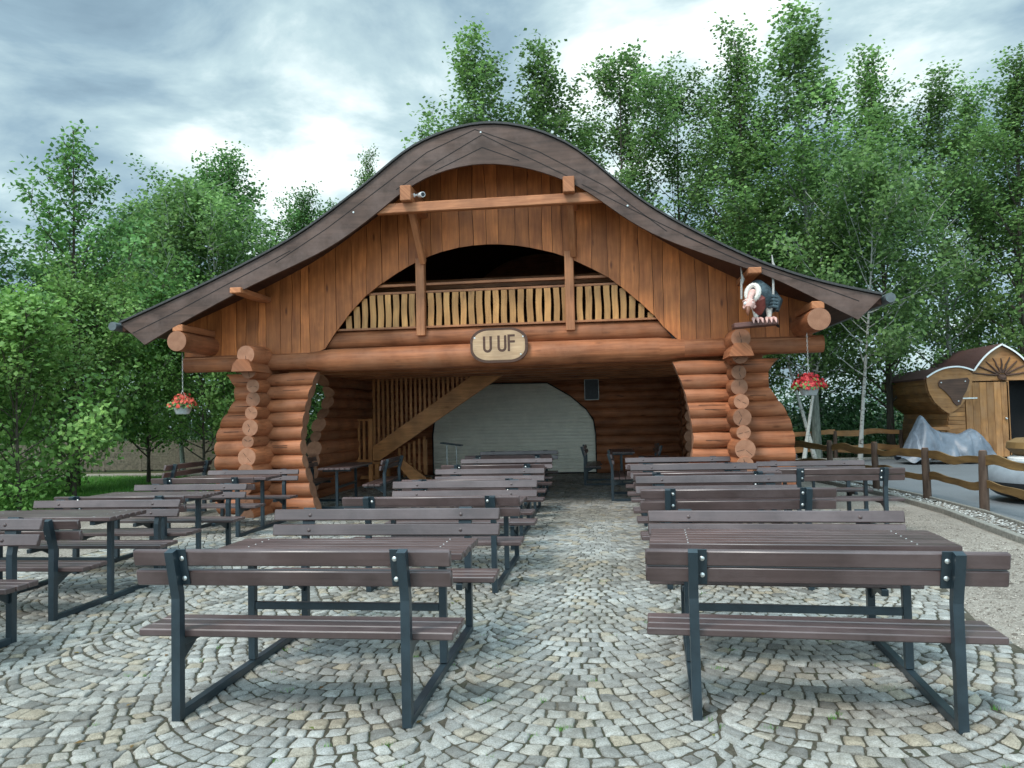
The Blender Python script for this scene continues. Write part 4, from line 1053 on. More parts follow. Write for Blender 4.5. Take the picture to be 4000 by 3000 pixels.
for x, yb, z0, z1 in ((-.215, .0, .36, .79), (.215, -.13, .20, .93)):
    b = MB(); b.tube([(x, yb, z0), (x+.008, yb, z0+.3), (x+.012, yb, z1-.17)], .017, 8, 0)
    b.tube([(x+.012, yb, z1-.20), (x+.03, yb, z1-.13), (x+.012, yb-.01, z1-.06), (x+.005, yb, z1+.05)], [.018, .028, .014, .006], 8, 0)
    b.build('swing_rod', ['rope'], vt)
pr = MB(); pr.box((.03, 0, 0), (.32, .13, .038), 0, 0, .012)
po = pr.build('perch_board', ['perch']); po.location = (2.13, 11.78, 2.853); po.rotation_euler = (0, R(-3.5), 0)
tag(po, 'reddish board on the log end that the vulture stands on', 'board')
# notice frame on the rear wall
nf = thing('notice_frame', 'dark framed notice with thin pale border on the shaded rear log wall', 'picture frame', (-.50, RY-.17, 2.23))
b = MB()
for x0, z0, x1, z1 in ((-.185, -.27, .185, -.27), (-.185, .27, .185, .27), (-.185, -.27, -.185, .27), (.185, -.27, .185, .27)): b.beam((x0, 0, z0), (x1, 0, z1), .012, .014, 0)
b.build('frame', ['chain'], nf)
b = MB(); b.box((0, .008, 0), (.18, .004, .265), 0); b.build('panel', ['potdark'], nf)
# small side stand with a tilted top
sv = thing('bar_stand', 'slim stand with tilted dark top and lower tray by the shutter', 'stand', (-3.47, 16.5, 0))
b = MB(); b.box((0, 0, .985), (.23, .15, .012), 0, 0, .004, Matrix.Rotation(R(8), 3, 'Y')); b.build('top', ['steel'], sv)
b = MB(); b.box((.07, 0, .50), (.19, .14, .010), 0, 0, .003); b.build('tray', ['steel'], sv)
for x, y in ((-.10, -.05), (.09, .05)):
    b = MB(); b.tube([(x, y, .02), (x, y, .98)], .016, 8, 0); b.build('leg', ['chain'], sv)
b = MB(); b.box((0, 0, .012), (.22, .17, .012), 0, 0, .003); b.build('base', ['steel'], sv)
# ------------------------------------------------------------------ trees
def leaf_cloud(P, N, size, rs, aspect=.75, droop=.25):
    """one folded-diamond leaf per point: returns verts, loops"""
    n = len(P)
    nm = rs.normal(0, 1, (n, 3)); nm[:, 2] = np.abs(nm[:, 2])*.8+.25; nm += N*.6
    nm /= np.linalg.norm(nm, axis=1, keepdims=True)
    t = rs.normal(0, 1, (n, 3)); t[:, 2] -= droop
    t -= nm*np.sum(t*nm, 1, keepdims=True); t /= np.linalg.norm(t, axis=1, keepdims=True)+1e-9
    s = np.cross(nm, t); L_ = (size*rs.uniform(.65, 1.25, n))[:, None]
    a = P-t*L_*.5; b_ = P+s*L_*aspect*.5+nm*L_*.10-t*L_*.08; c = P+t*L_*.5; d = P-s*L_*aspect*.5+nm*L_*.10-t*L_*.08
    return np.stack([a, b_, c, d], 1).reshape(-1, 3)
def make_tree(seed, H, Rad, start, nbr, nleaf, leaf_size, leafmat, barkmat, r0=.13, up=(38, 62), lean=0., sub=6, sig=.15, peak=.35, tip=.12, bend=.25, low_dense=0., ex=2.1):
    rs = np.random.default_rng(seed); tb = MB()
    n = 9; path = []; ax = rs.uniform(0, 6.28)
    for i in range(n):
        f = i/(n-1); path.append((lean*H*f+bend*math.sin(f*3+seed)*.5*f, bend*math.cos(f*2.3+seed*2)*.5*f, H*.985*f))
    rad = [r0*(1-.93*(i/(n-1))**.9)*(1.25 if i == 0 else 1) for i in range(n)]
    tb.tube(path, rad, 8, 0)
    def at(f):
        q = f*(n-1); i = min(int(q), n-2); return np.array(Vector(path[i]).lerp(Vector(path[i+1]), q-i)), lerp(rad[i], rad[i+1], q-i)
    pts = []; wts = []; az = ax
    for k in range(nbr):
        f = start+(1-start)*((k+rs.uniform(0, .8))/nbr)**.92; f = min(f, .985); az += 2.4+rs.normal(0, .35)
        g = (f-start)/(1-start)
        env = max(tip, (1-abs((g-peak)/(1-peak if g > peak else peak+.35))**ex))
        ln = Rad*env*rs.uniform(.7, 1.2); el = R(lerp(up[0], up[1], g)+rs.normal(0, 7))
        p0, rr = at(f); d = np.array([math.cos(az)*math.cos(el), math.sin(az)*math.cos(el), math.sin(el)])
        bp = [p0]; dd = d.copy(); m = 5
        for q in range(m):
            dd = dd+np.array([rs.normal(0, .12), rs.normal(0, .12), .10+rs.normal(0, .06)]); dd /= np.linalg.norm(dd); bp.append(bp[-1]+dd*ln/m*1.25)
        tb.tube([tuple(x) for x in bp], [max(.006, rr*.5*(1-.85*q/m)) for q in range(m+1)], 5, 0)
        bp = np.array(bp)
        for q in range(sub):
            t = rs.uniform(.22, 1.); z = t*m; i = min(int(z), m-1); s0 = bp[i]+(bp[i+1]-bp[i])*(z-i)
            sd = rs.normal(0, 1, 3); sd[2] = abs(sd[2])*.5+.25; sd = sd/np.linalg.norm(sd)+d*.5; sd /= np.linalg.norm(sd)
            sl = ln*rs.uniform(.22, .46)*(1.15-.5*t); s1 = s0+sd*sl
            if q % 2 == 0: tb.tube([tuple(s0), tuple(s0+sd*sl*.5), tuple(s1)], [.008, .006, .003], 4, 0)
            pts.append((s0+sd*sl*.25, s1)); wts.append(sl*(1+low_dense*(1-g)))
        pts.append((bp[m-2], bp[m])); wts.append(ln*.35)
    pts = np.array(pts); wts = np.array(wts); wts /= wts.sum()
    idx = rs.choice(len(pts), nleaf, p=wts); u_ = rs.random(nleaf)[:, None]
    P = pts[idx, 0]*(1-u_)+pts[idx, 1]*u_+rs.normal(0, sig, (nleaf, 3))*np.array([1, 1, .8])
    P[:, 2] = np.maximum(P[:, 2], .05)
    N = P-np.array([0, 0, H*.45]); N /= np.linalg.norm(N, axis=1, keepdims=True)+1e-9
    V = leaf_cloud(P, N, leaf_size, rs)
    twig = rs.random(len(pts))[idx]
    rn = np.clip(rs.normal(.48, .2, nleaf)+.5*(twig-.5), 0, 1)
    me = fast_mesh('crown', V, np.full(nleaf, 4), np.arange(nleaf*4), [leafmat], rn)
    root = bpy.data.objects.new('tree', None); COL.objects.link(root)
    tb.build('trunk', [barkmat], root); mesh_obj('crown', me, root)
    return root, H
PROTO = {}
def place(kind, name, label, cat, x, y, H, wid=1., rz=0., group=None, leanx=0.):
    root, h0 = PROTO[kind]
    if not root.get('label'): o = root
    else: o = copy_tree(root)
    o.name = name; o.location = (x, y, -.05); H = H*.955 if kind in 'abcd' else H; s_ = H/h0; wid *= 1.38 if kind in 'abcd' else 1.; o.scale = (s_*wid, s_*wid, s_); o.rotation_euler = (0, leanx, rz)
    return tag(o, label, cat, group)
PROTO['a'] = make_tree(1, 15, 2.5, .18, 52, 14500, .125, 'leaf_aspen', 'aspenbark', r0=.10, sub=8, sig=.18, peak=.35, tip=.26)
PROTO['b'] = make_tree(2, 15, 2.2, .14, 54, 14000, .125, 'leaf_aspen', 'aspenbark', r0=.095, up=(42, 66), sub=8, sig=.17, peak=.42, tip=.28)
PROTO['c'] = make_tree(3, 14.5, 2.9, .22, 42, 15000, .125, 'leaf_aspen', 'bark', r0=.10, up=(30, 58), sub=8, sig=.18, peak=.5, tip=.3)
PROTO['d'] = make_tree(5, 14.5, 2.4, .10, 58, 15000, .125, 'leaf_aspen', 'bark', r0=.11, up=(38, 64), sub=8, sig=.2, peak=.35, tip=.26)
PROTO['alder'] = make_tree(6, 8.9, 2.9, .08, 56, 9500, .125, 'leaf_alder', 'bark', r0=.09, up=(22, 50), sub=7, sig=.15, peak=.12, tip=.06, bend=.15, ex=1.05)
PROTO['maple'] = make_tree(8, 10.5, 3.2, .14, 54, 25000, .12, 'leaf_alder', 'bark', r0=.14, up=(28, 62), sub=8, sig=.20, peak=.5, tip=.34)
PROTO['young'] = make_tree(9, 5.2, 2.2, .10, 44, 10500, .11, 'leaf_shrub', 'bark', r0=.05, up=(15, 55), sub=8, sig=.17, peak=.35, tip=.25)
PROTO['shrub'] = make_tree(10, 4.2, 2.2, .03, 40, 7000, .115, 'leaf_shrub', 'bark', r0=.04, up=(25, 68), sub=8, sig=.2, peak=.3, tip=.2, ex=1.2)
PROTO['birch'] = make_tree(12, 6.5, 1.9, .30, 36, 10000, .105, 'leaf_aspen', 'birch', r0=.052, up=(20, 55), sub=8, sig=.18, peak=.4, tip=.2)
G1 = 'tall aspens behind the pavilion'; G2 = 'leafy trees on the left side'; G3 = 'leaning white birches by the rail fence'
TREES = [
 ('a', 'aspen_tree', 'tall aspen with pointed crown rising left of the roof ridge', -4.55, 27, 16.2, .92, .3, G1),
 ('b', 'aspen_tree', 'tall narrow aspen rising directly behind the roof ridge', -1.95, 27, 15.5, .95, 1.2, G1),
 ('c', 'aspen_tree', 'open crowned aspen with a broad top right of the ridge', .55, 27, 14.8, .85, 2.2, G1),
 ('d', 'aspen_tree', 'short aspen low behind the left slope of the roof', -9.3, 29, 12.6, .55, .9, G1),
 ('b', 'aspen_tree', 'slim aspen peeping over the left slope of the roof next to the tall pointed one', -7.2, 30, 14.0, .75, 4., G1),
 ('c', 'aspen_tree', 'thin aspen with sky showing through it over the right slope of the roof', 2.75, 28.5, 14.3, .82, .4, G1),
 ('d', 'aspen_tree', 'dense aspen just left of the tallest crown on the right', 4.62, 26, 14.9, .80, 2.9, G1),
 ('a', 'aspen_tree', 'tallest aspen, its crown touching the top of the photo at right', 6.45, 25.5, 15.3, 1.0, 5.1, G1),
 ('d', 'aspen_tree', 'conical dark aspen standing alone in the gap right of the tallest crown', 9.2, 27, 14.3, .86, 1.9, G1),
 ('a', 'aspen_tree', 'aspen with twin tips right of the conical one', 11.2, 27, 13.5, .85, 3.6, G1),
 ('b', 'aspen_tree', 'aspen set back between the twin tipped one and the right edge', 13.6, 30.5, 14.2, .9, 2.4, G1),
 ('d', 'aspen_tree', 'aspen at the right edge above the small hut', 13.2, 26.5, 13.6, .95, 5.5, G1),
 ('c', 'aspen_tree', 'aspen partly cut off by the right edge of the photo', 15.4, 28, 14.0, .95, 1.1, G1),
 ('c', 'aspen_tree', 'bare stemmed aspen in the second row behind the right roof slope', 5.4, 32, 13.2, .95, 3.9, G1),
 ('b', 'aspen_tree', 'second row aspen filling the gap behind the right eave', 8.0, 31, 12.8, .95, .2, G1),
 ('a', 'aspen_tree', 'second row aspen behind the ridge, showing only its upper twigs', -.8, 33, 14.4, .9, 1.6, G1),
 ('c', 'aspen_tree', 'second row aspen behind the left roof slope', -4.6, 34, 14.6, .85, 5.0, G1),
 ('alder', 'alder_tree', 'young alder with a tapering spire top and large dark leaves at left', -12.75, 16.8, 8.9, 1.0, .5, G2),
 ('alder', 'alder_tree', 'alder cut off by the left edge of the photo', -13.6, 14.6, 7.1, 1.05, 2.6, G2),
 ('maple', 'broadleaf_tree', 'big round headed tree behind the left eave', -12.6, 24, 9.6, 1.05, .8, G2),
 ('maple', 'broadleaf_tree', 'broadleaf tree between the spire topped alder and the round headed tree', -16.0, 25, 8.5, .9, 3.1, G2),
 ('maple', 'broadleaf_tree', 'broadleaf tree whose crown disappears behind the left roof slope', -10.9, 26.5, 9.0, .9, 5.0, G2),
 ('young', 'young_tree', 'low bright green tree in front of the panel fence, left of the eave', -12.3, 19.2, 5.1, 1.05, 1.0, G2),
 ('young', 'young_tree', 'bright young tree with dark thin stem beside the lawn', -11.6, 15.4, 4.6, .95, 4.1, G2),
 ('shrub', 'shrub', 'tall light green shrub by the paving at the left edge', -10.9, 13.0, 3.9, 1.05, .7, G2),
 ('shrub', 'shrub', 'leafy shrub cut by the left edge behind the nearest tables', -12.6, 12.2, 4.1, 1.1, 2.9, G2),
 ('young', 'young_tree', 'young tree filling the gap under the left end of the roof', -10.4, 18.6, 4.7, .95, .2, G2),
 ('young', 'young_tree', 'young tree half behind the leafy shrubs, left of the pale birch', -13.6, 18.2, 5.6, 1., 3.3, G2),
 ('young', 'young_tree', 'green tree seen through the gap beside the left log corner', -9.9, 23.6, 5.0, 1., 2.2, G2),
 ('young', 'young_tree', 'green tree below the left hanging basket', -10.6, 21.6, 4.6, 1., 5.4, G2),
 ('birch', 'birch_tree', 'pale birch trunk left of the left log corner, leaning over the panel fence', -12.6, 21.4, 8.2, 1., 1.3, 'pale birches by the panel fence', R(-4)),
 ('birch', 'birch_tree', 'birch with forked pale trunk close beside the left log corner', -11.0, 21.0, 8.0, 1., 3.4, 'pale birches by the panel fence', R(2)),
 ('birch', 'birch_tree', 'white birch trunk directly below the red flower basket', 5.75, 24.3, 7.4, 1., .4, G3, R(12)),
 ('birch', 'birch_tree', 'white birch trunk a little right of the red flower basket', 6.25, 24.9, 8.0, 1., 2.3, G3, R(14)),
 ('birch', 'birch_tree', 'white birch trunk between the flower baskets and the covered motorcycle', 7.35, 24.2, 8.4, 1., 4.7, G3, R(13)),
]
for t in TREES:
    kind, nm, lab, x, y, H, wd, rz, g = t[:9]; place(kind, nm, lab, nm.split('_')[-1] if '_' in nm else nm, x, y, H, wd, rz, g, t[9] if len(t) > 9 else 0)
# dense undergrowth closing the view beneath the crowns
def mass(name, label, boxes, n, size, leafm, seed):
    rs = np.random.default_rng(seed); A = np.array([(b[1]-b[0])*(b[5]-b[4]) for b in boxes]); A = A/A.sum(); P = []
    for b, q in zip(boxes, A):
        k = int(n*q); x = rs.uniform(b[0], b[1], k); y = rs.uniform(b[2], b[3], k)
        top = b[4]+(b[5]-b[4])*(.62+.22*np.sin(x*1.3+seed)+.16*np.sin(x*3.1+y))
        z = b[4]+(top-b[4])*rs.random(k)**.8
        cl = rs.normal(0, .25, (k, 3)); P.append(np.stack([x, y, z], 1)+cl*np.array([1, 1, .4]))
    P = np.concatenate(P); P[:, 2] = np.maximum(P[:, 2], .02); nrm_ = np.tile(np.array([[0, -.4, .6]]), (len(P), 1))
    V = leaf_cloud(P, nrm_, size, rs); me = fast_mesh(name, V, np.full(len(P), 4), np.arange(len(P)*4), [leafm], np.clip(rs.normal(.45, .22, len(P)), 0, 1))
    return tag(mesh_obj(name, me), label, 'undergrowth', kind='stuff')
mass('aspen_understorey', 'pale green saplings and low branches between the aspen stems', [(3.2, 24, 27.5, 31, 1.5, 7.0)], 7000, .14, 'leaf_aspen', 12)
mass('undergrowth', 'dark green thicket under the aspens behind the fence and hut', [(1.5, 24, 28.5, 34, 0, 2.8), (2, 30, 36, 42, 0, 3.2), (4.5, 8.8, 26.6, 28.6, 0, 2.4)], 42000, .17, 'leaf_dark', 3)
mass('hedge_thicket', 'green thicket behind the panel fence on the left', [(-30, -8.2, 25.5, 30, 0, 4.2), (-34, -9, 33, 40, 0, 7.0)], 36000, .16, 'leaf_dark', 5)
mass('low_plants', 'low leafy plants at the foot of the shrubs by the lawn', [(-16.5, -10.4, 11.6, 13.2, 0, .9), (-17, -12.6, 14.8, 17.2, 0, 1.3)], 9000, .10, 'leaf_shrub', 8)
# ------------------------------------------------------------------ rustic rail fence by the path
FP = [(5.72, 7.25), (5.62, 8.95), (5.56, 10.65), (5.50, 12.36), (5.36, 14.09), (5.10, 15.85), (4.72, 17.6), (4.15, 19.3), (3.45, 20.9)]
fn = thing('rail_fence', 'rustic rail fence of round posts with wavy split rails beside the asphalt', 'fence', (5.5, 12.36, 0))
fo = (5.5, 12.36, 0)
for i, (x, y) in enumerate(FP):
    rs = random.Random(i+3); b = MB(); a = rs.uniform(-.02, .02); h_ = .88+rs.uniform(-.02, .03)
    b.tube([(x, y, -.05), (x+a*.3, y, .3), (x+a*.8, y+.01, .6), (x+a, y, h_-.03), (x+a, y, h_)], [.068, .066, .062, .058, .048], 12, 0, 1); b.build('post', ['post', 'log_end'], fn, origin=fo)
def wavy_rail(b, A, B, z, hh, seed, th=.030):
    rs = random.Random(seed); n = 12; o = len(b.v); A = Vector(A); B = Vector(B); d = (B-A).normalized(); nn = Vector((d.y, -d.x, 0)); p1, p2 = rs.uniform(0, 6), rs.uniform(0, 6); r_ = rs.random(); off = rs.random()*8
    for k in range(n+1):
        f = k/n; p = A.lerp(B, f); wv = .030*math.sin(f*6.2+p1)+.012*math.sin(f*13+p2); h2 = hh*(1+.18*math.sin(f*5+p2))
        for sy in (-1, 1):
            for sz in (-1, 1): b.v.append((p.x+nn.x*sy*th/2, p.y+nn.y*sy*th/2, z+wv+sz*h2/2))
    Ln = (B-A).length
    for k in range(n):
        p = o+4*k; q = p+4
        for (i, j) in ((0, 1), (1, 3), (3, 2), (2, 0)): b.face([p+i, p+j, q+j, q+i], 0, [(Ln*k/n+off, b.v[p+i][2]), (Ln*k/n+off, b.v[p+j][2]), (Ln*(k+1)/n+off, b.v[q+j][2]), (Ln*(k+1)/n+off, b.v[q+i][2])], False, r_)
    b.face([o, o+2, o+3, o+1], 0, [(0, 0)]*4, False, r_); e = o+4*n; b.face([e, e+1, e+3, e+2], 0, [(0, 0)]*4, False, r_)
for i in range(len(FP)-1):
    for z, hh in ((.735, .125), (.365, .125)):
        b = MB(); (x0, y0), (x1, y1) = FP[i], FP[i+1]; wavy_rail(b, (x0+.035, y0, 0), (x1+.035, y1, 0), z, hh, i*2+int(z*10)); b.build('rail', ['fence'], fn, origin=fo)
# far fence behind the asphalt: one pale wavy rail over a lower board
ff = thing('rail_fence', 'far rail fence with pale wavy top rail in front of the birches', 'fence', (6.0, 25.6, 0)); fo2 = (6.0, 25.6, 0)
FQ = [(2.6, 25.2), (4.9, 25.5), (7.1, 25.8), (9.2, 26.1)]
for i, (x, y) in enumerate(FQ):
    b = MB(); b.tube([(x, y, 0), (x, y, .45), (x, y, .86)], [.07, .065, .055], 10, 0, 1); b.build('post', ['post', 'log_end'], ff, origin=fo2)
for i in range(3):
    for z, hh in ((.80, .16), (.30, .20)):
        b = MB(); wavy_rail(b, (*FQ[i], 0), (*FQ[i+1], 0), z, hh, 40+i, .04); b.build('rail', ['shed'], ff, origin=fo2)
# wash of pale edging beyond the asphalt
strip('path_edging', [(3.6, 24.6), (6.4, 24.9), (9.6, 25.2)], 0, .10, -.1, .05, 'kerb')

# ------------------------------------------------------------------ hut with rounded side bay
HX, HY = 11.45, 24.3
hut = thing('garden_hut', 'small timber hut with rounded side bay, pointed shingle roof and sunburst gable', 'hut', (HX, HY, 0)); ho = (HX, HY, 0)
D = 3.5
GL = [(-.82, .0), (-1.62, .02), (-1.60, .70), (-1.50, 1.34)]
BAY = [(-1.50, 1.34), (-1.72, 1.50), (-1.92, 1.72), (-2.05, 1.98), (-2.10, 2.22), (-2.12, 2.42)]
BTOP = [(-2.12, 2.42), (-1.85, 2.60), (-1.55, 2.70), (-1.22, 2.72), (-.98, 2.66), (-.80, 2.58)]
ARC = [(-.80, 2.58), (-.66, 2.78), (-.48, 3.0), (-.25, 3.19), (0, 3.33)]
def sh(P, dx=HX): return [(dx+x, z) for x, z in P]
left = GL[1:3]+BAY+BTOP[1:]+ARC[1:]
full = left+[(-x, z) for x, z in reversed(left)][1:]
b = MB()   # side and rear walls as a shell of boards
wall_pts = left+[(-x, z) for x, z in reversed(left)][1:]
lower = GL[1:3]+BAY
for side in (-1, 1):
    P = [(HX+(x if side < 0 else -x), z) for x, z in lower]
    for (x0, z0), (x1, z1) in zip(P[:-1], P[1:]):
        k = max(1, int(math.hypot(x1-x0, z1-z0)/.13))
        for q in range(k):
            xa, za = lerp(x0, x1, q/k), lerp(z0, z1, q/k); xb, zb = lerp(x0, x1, (q+1)/k), lerp(z0, z1, (q+1)/k)
            b.beam((( xa+xb)/2, HY+.03, (za+zb)/2), ((xa+xb)/2, HY+D, (za+zb)/2), .03, math.hypot(xb-xa, zb-za)-.006, 0, .004, up=(xb-xa, 0, zb-za))
b.prism(sh(full), HY+D-.04, HY+D, 'xz', 0, L=0)
b.build('side_wall', ['shed'], hut, origin=ho)
b = MB()   # front wall: everything but the doorway
fr = [(-1.62, .02), (-1.60, .70), (-1.50, 1.34)]+BAY[1:]+BTOP[1:]+ARC[1:]+[(-x, z) for x, z in reversed(ARC[:-1])]+[(.80, 2.30), (-1.05, 2.30), (-1.05, .02)]
# split in simple pieces: left part in horizontal boards, gable, right part
zz = .02
while zz < 2.30:
    z2 = min(zz+.125, 2.30); xl = float(np.interp((zz+z2)/2, [.02, .70, 1.34, 1.5, 1.72, 1.98, 2.22, 2.42], [-1.62, -1.60, -1.50, -1.72, -1.92, -2.05, -2.10, -2.12]))
    b.box((HX+(xl-1.05)/2, HY, (zz+z2)/2), ((-1.05-xl)/2, .018, (z2-zz)/2-.004), 0, 0, .004); b.box((HX+(2.1+1.25)/2, HY, (zz+z2)/2), (.42, .018, (z2-zz)/2-.004), 0, 0)
    zz = z2
gab = [(-2.12, 2.30)]+[(-2.12, 2.42)]+BTOP[1:]+ARC[1:]+[(-x, z) for x, z in reversed(BTOP[1:]+ARC[1:-1])]+[(2.12, 2.42), (2.12, 2.30)]
b.prism(sh(gab), HY-.018, HY+.018, 'xz', 0, L=0)
b.build('front_wall', ['shed'], hut, origin=ho)
b = MB(); a0 = [(HX-1.50-.0, 1.34)]
disk = [(-1.50, 1.34), (-1.72, 1.50), (-1.92, 1.72), (-2.05, 1.98), (-2.10, 2.22), (-2.12, 2.42), (-1.85, 2.60), (-1.55, 2.70), (-1.22, 2.72), (-.98, 2.66), (-.82, 2.52), (-.85, 2.2), (-.98, 1.85), (-1.2, 1.55)]
b.prism(sh(disk), HY-.06, HY-.020, 'xz', 0, L=0)
b.build('bay_face', ['shed'], hut, origin=ho)
b = MB(); shd = [(-1.80, 2.28), (-1.74, 2.36), (-1.35, 2.38), (-.98, 2.41), (-.92, 2.33), (-1.02, 2.02), (-1.12, 1.86), (-1.20, 1.62), (-1.30, 1.58), (-1.40, 1.68), (-1.46, 1.82), (-1.62, 2.02), (-1.78, 2.16)]
b.prism(sh(shd), HY-.095, HY-.062, 'xz', 0, L=0)
for x, z in ((-1.72, 2.28), (-1.05, 2.30), (-1.26, 1.72)): b.lathe([(.001, -.02), (.02, -.015), (.02, 0)], (HX+x, HY-.095, z), 8, 1, 1)
b.build('shield_board', ['sheddark', 'bolt'], hut, origin=ho)
def roof_sheet(P, name, over=.10):
    b = MB(); Q = [(HX+x, z+.012) for x, z in P]; Q2 = [(x, z+.05) for x, z in Q]
    b.prism(Q+Q2[::-1], HY-over, HY+D+.05, 'xz', 0, L=1); return b.build(name, ['shingle'], hut, origin=ho)
roof_sheet(smooth_curve([(-2.2, 2.36)]+BTOP, 20), 'bay_roof'); roof_sheet(smooth_curve([(-x, z) for x, z in reversed([(-2.2, 2.36)]+BTOP)], 20), 'bay_roof')
roof_sheet(smooth_curve(ARC, 14)+[(-x, z) for x, z in reversed(smooth_curve(ARC, 14)[:-1])], 'roof')
b = MB()
for P in (smooth_curve(BTOP, 20), smooth_curve(ARC, 14)):
    for s_ in (-1, 1):
        for (x0, z0), (x1, z1) in zip(P[:-1], P[1:]): b.beam((HX+x0*-s_, HY-.115, z0+.03), (HX+x1*-s_, HY-.115, z1+.03), .022, .045, 0)
b.build('edge_trim', ['white'], hut, origin=ho)
b = MB()
for k in range(9):
    a = R(8+k*20.5); rr = .62 if 1 < k < 7 else .82; n = 6; rs = random.Random(k); pts = []
    for q in range(n+1):
        f = q/n; r_ = .10+rr*f*(.9 if k != 4 else .8); pts.append((HX+math.cos(a)*r_+rs.uniform(-.012, .012), HY-.035, 2.44+math.sin(a)*r_*.88+rs.uniform(-.01, .01)))
    b.tube(pts, [.024, .03, .026, .026, .022, .02, .012], 7, 0)
b.tube([(HX, HY-.03, 2.40), (HX, HY-.07, 2.44)], [.13, .09], 10, 0)
b.build('sunburst', ['sheddark'], hut, origin=ho)
b = MB()
for k in range(6): b.box((HX-1.05+.105+k*.198, HY-.035, 1.16), (.096, .015, 1.10), 0, 2, .004)
dr = b.build('door', ['shed'], hut, origin=ho)
b = MB()
for z in (.40, 1.80): b.box((HX-.92, HY-.056, z), (.20, .006, .018), 0, 0)
b.build('hinge', ['bolt'], dr, origin=ho)
b = MB(); b.lathe([(.02, 0), (.02, .02), (.034, .035), (.034, .06), (.001, .075)][::-1], (HX+.04, HY-.13, 1.18), 12, 0, 1); b.build('knob', ['bolt'], dr, origin=ho)
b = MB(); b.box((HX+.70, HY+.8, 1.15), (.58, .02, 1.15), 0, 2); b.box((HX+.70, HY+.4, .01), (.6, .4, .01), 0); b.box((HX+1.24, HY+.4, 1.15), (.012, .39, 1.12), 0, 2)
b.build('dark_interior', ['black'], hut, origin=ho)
b = MB()
for x in (.135, 1.24): b.box((HX+x, HY-.03, 1.15), (.03, .02, 1.14), 0, 2)
b.build('door_frame', ['shed'], hut, origin=ho)
# table-like bench boards on the hut's left flank
b = MB()
for z in (.92, .30): b.box((HX-2.0, HY-.15, z), (.42, .06, .05), 0, 0, .006)
b.box((HX-1.75, HY-.12, .6), (.05, .04, .27), 0, 2); b.box((HX-2.3, HY-.12, .4), (.05, .04, .45), 0, 2)
flank = b.build('board_stand', ['shed']); tag(flank, 'low board stand between the covered motorcycle and the hut', 'stand')

# ------------------------------------------------------------------ motorcycle under a tarpaulin
mc = thing('covered_motorcycle', 'motorcycle hidden under a crumpled pale blue grey tarpaulin in front of the hut', 'motorcycle', (9.25, 22.9, 0))
def tarp():
    rs = np.random.default_rng(4); NU, NV = 110, 34
    ridge = [(-1.22, .18), (-1.05, .55), (-.88, .88), (-.70, 1.30), (-.63, 1.40), (-.53, 1.24), (-.34, .98), (-.14, .86), (.12, .84), (.32, .78), (.50, .86), (.64, .96), (.76, .92), (.95, .72), (1.10, .45), (1.24, .2)]
    RX = np.linspace(-1.24, 1.24, NU+1); RZ = np.interp(RX, [q[0] for q in ridge], [q[1] for q in ridge])
    for _ in range(10): RZ[1:-1] = (RZ[:-2]+2*RZ[1:-1]+RZ[2:])/4
    V = []
    for i in range(NU+1):
        x = lerp(-1.24, 1.24, i/NU); h_ = float(RZ[i]); wid = .52*(1-.55*abs(x/1.3)**3)
        if x < -.4: wid += .08
        for j in range(NV+1):
            s_ = lerp(-1, 1, j/NV); a = abs(s_)
            drop = a**1.5 if h_ > .9 else a**1.9
            fold = .045*math.sin(x*9+3*s_)*a+.06*a*(abs(math.sin(x*8.5+s_*2))-.5)*(.4+a)+.03*math.sin(x*5-s_*7)
            y = math.copysign(wid*(a**.85), s_)+fold*.9*math.copysign(1, s_)*(a > .2)
            z = lerp(h_, .12+.05*math.sin(x*8)+.035*math.sin(x*19+s_), min(1, drop))+.05*(abs(math.sin(x*6.5+s_*5))-.5)*(1-a)*a*3+.03*(abs(math.sin(x*13-s_*6+1))-.5)*(1-a)*a*3
            if x > .15 and a > .97: z += .02
            V.append((x+.05*a*math.sin(s_*3+x*4), y, max(.012, z)))
    F = [(i*(NV+1)+j, (i+1)*(NV+1)+j, (i+1)*(NV+1)+j+1, i*(NV+1)+j+1) for i in range(NU) for j in range(NV)]
    b = MB(); b.poly(V, F, 0, 0, True, .5); o = b.build('tarpaulin', ['tarp'], mc, angle=80)
tarp()
b = MB()
for x in (-.72, .72): b.lathe([(.20, -.05), (.29, -.045), (.31, 0), (.29, .045), (.20, .05)], (x, 0, .31), 22, 0, 1)
b.build('wheel', ['rubber'], mc)
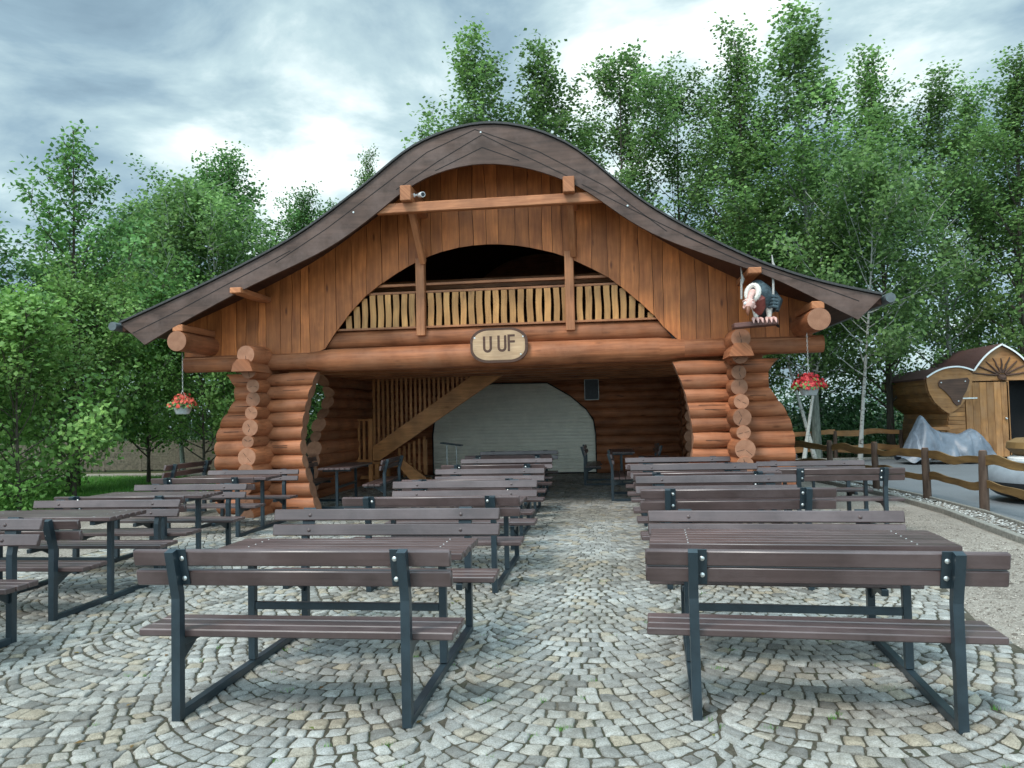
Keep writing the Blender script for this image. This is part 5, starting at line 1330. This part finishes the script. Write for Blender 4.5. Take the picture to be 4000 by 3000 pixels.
# bumper ride with a rubber ring
bm = thing('bumper_ride', 'grey rubber ringed bumper ride with a wooden hull on the asphalt at the right edge', 'ride', (7.10, 13.6, 0))
ring = [(.62+.33*math.cos(a), .36+.30*math.sin(a)) for a in [R(-150+q*18) for q in range(15)]]
b = MB(); low_ = [(r_, z) for r_, z in ring if z <= .26]; b.lathe([(.5, .06)]+ring+[(.35, .58)], (0, 0, 0), 40, 0, 2, mats=[1 if i < 9 else 0 for i in range(len(ring)+2)]); b.build('rubber_ring', ['ringgrey', 'rubber'], bm)
b = MB(); b.lathe([(.56, .60), (.60, .64), (.60, .70), (.52, .74)], (0, 0, 0), 32, 0); b.build('rim', ['white'], bm)
b = MB(); b.lathe([(.50, .74), (.62, .86), (.60, .96), (.48, 1.02), (.40, 1.0)], (0, 0, 0), 28, 0); b.build('hull', ['fence'], bm)
b = MB(); b.box((.05, -.15, 1.06), (.26, .2, .06), 0, 0, .03); b.box((.25, .0, 1.25), (.06, .25, .22), 0, 2, .03); b.build('seat', ['rubber'], bm)

# ------------------------------------------------------------------ cast panel fence at far left
pf = thing('panel_fence', 'low cast panel fence with brushwood relief behind the lawn', 'fence', (-14, 24.0, 0)); po_ = (-14, 24.0, 0)
X0, X1, NP = -27., -7.6, 14
for k in range(NP+1):
    x = lerp(X0, X1, k/NP); y = 24.35-.03*(x+14); b = MB(); b.box((x, y, .5), (.05, .05, .52), 0, 2, .01); b.build('post', ['concrete'], pf, origin=po_)
for k in range(NP):
    xa, xb = lerp(X0, X1, k/NP)+.05, lerp(X0, X1, (k+1)/NP)-.05; ya = 24.35-.03*((xa+xb)/2+14); b = MB(); rs = random.Random(k)
    z = .02
    while z < .97:
        dz = rs.uniform(.03, .055); xx = xa
        while xx < xb-.01:
            ln = rs.uniform(.25, .7); x2 = min(xx+ln, xb); b.box(((xx+x2)/2, ya+rs.uniform(-.006, .006), z+dz/2), ((x2-xx)/2-.003, .028, dz/2-.003), 0, 0); xx = x2
        z += dz
    b.build('panel', ['concrete'], pf, origin=po_)
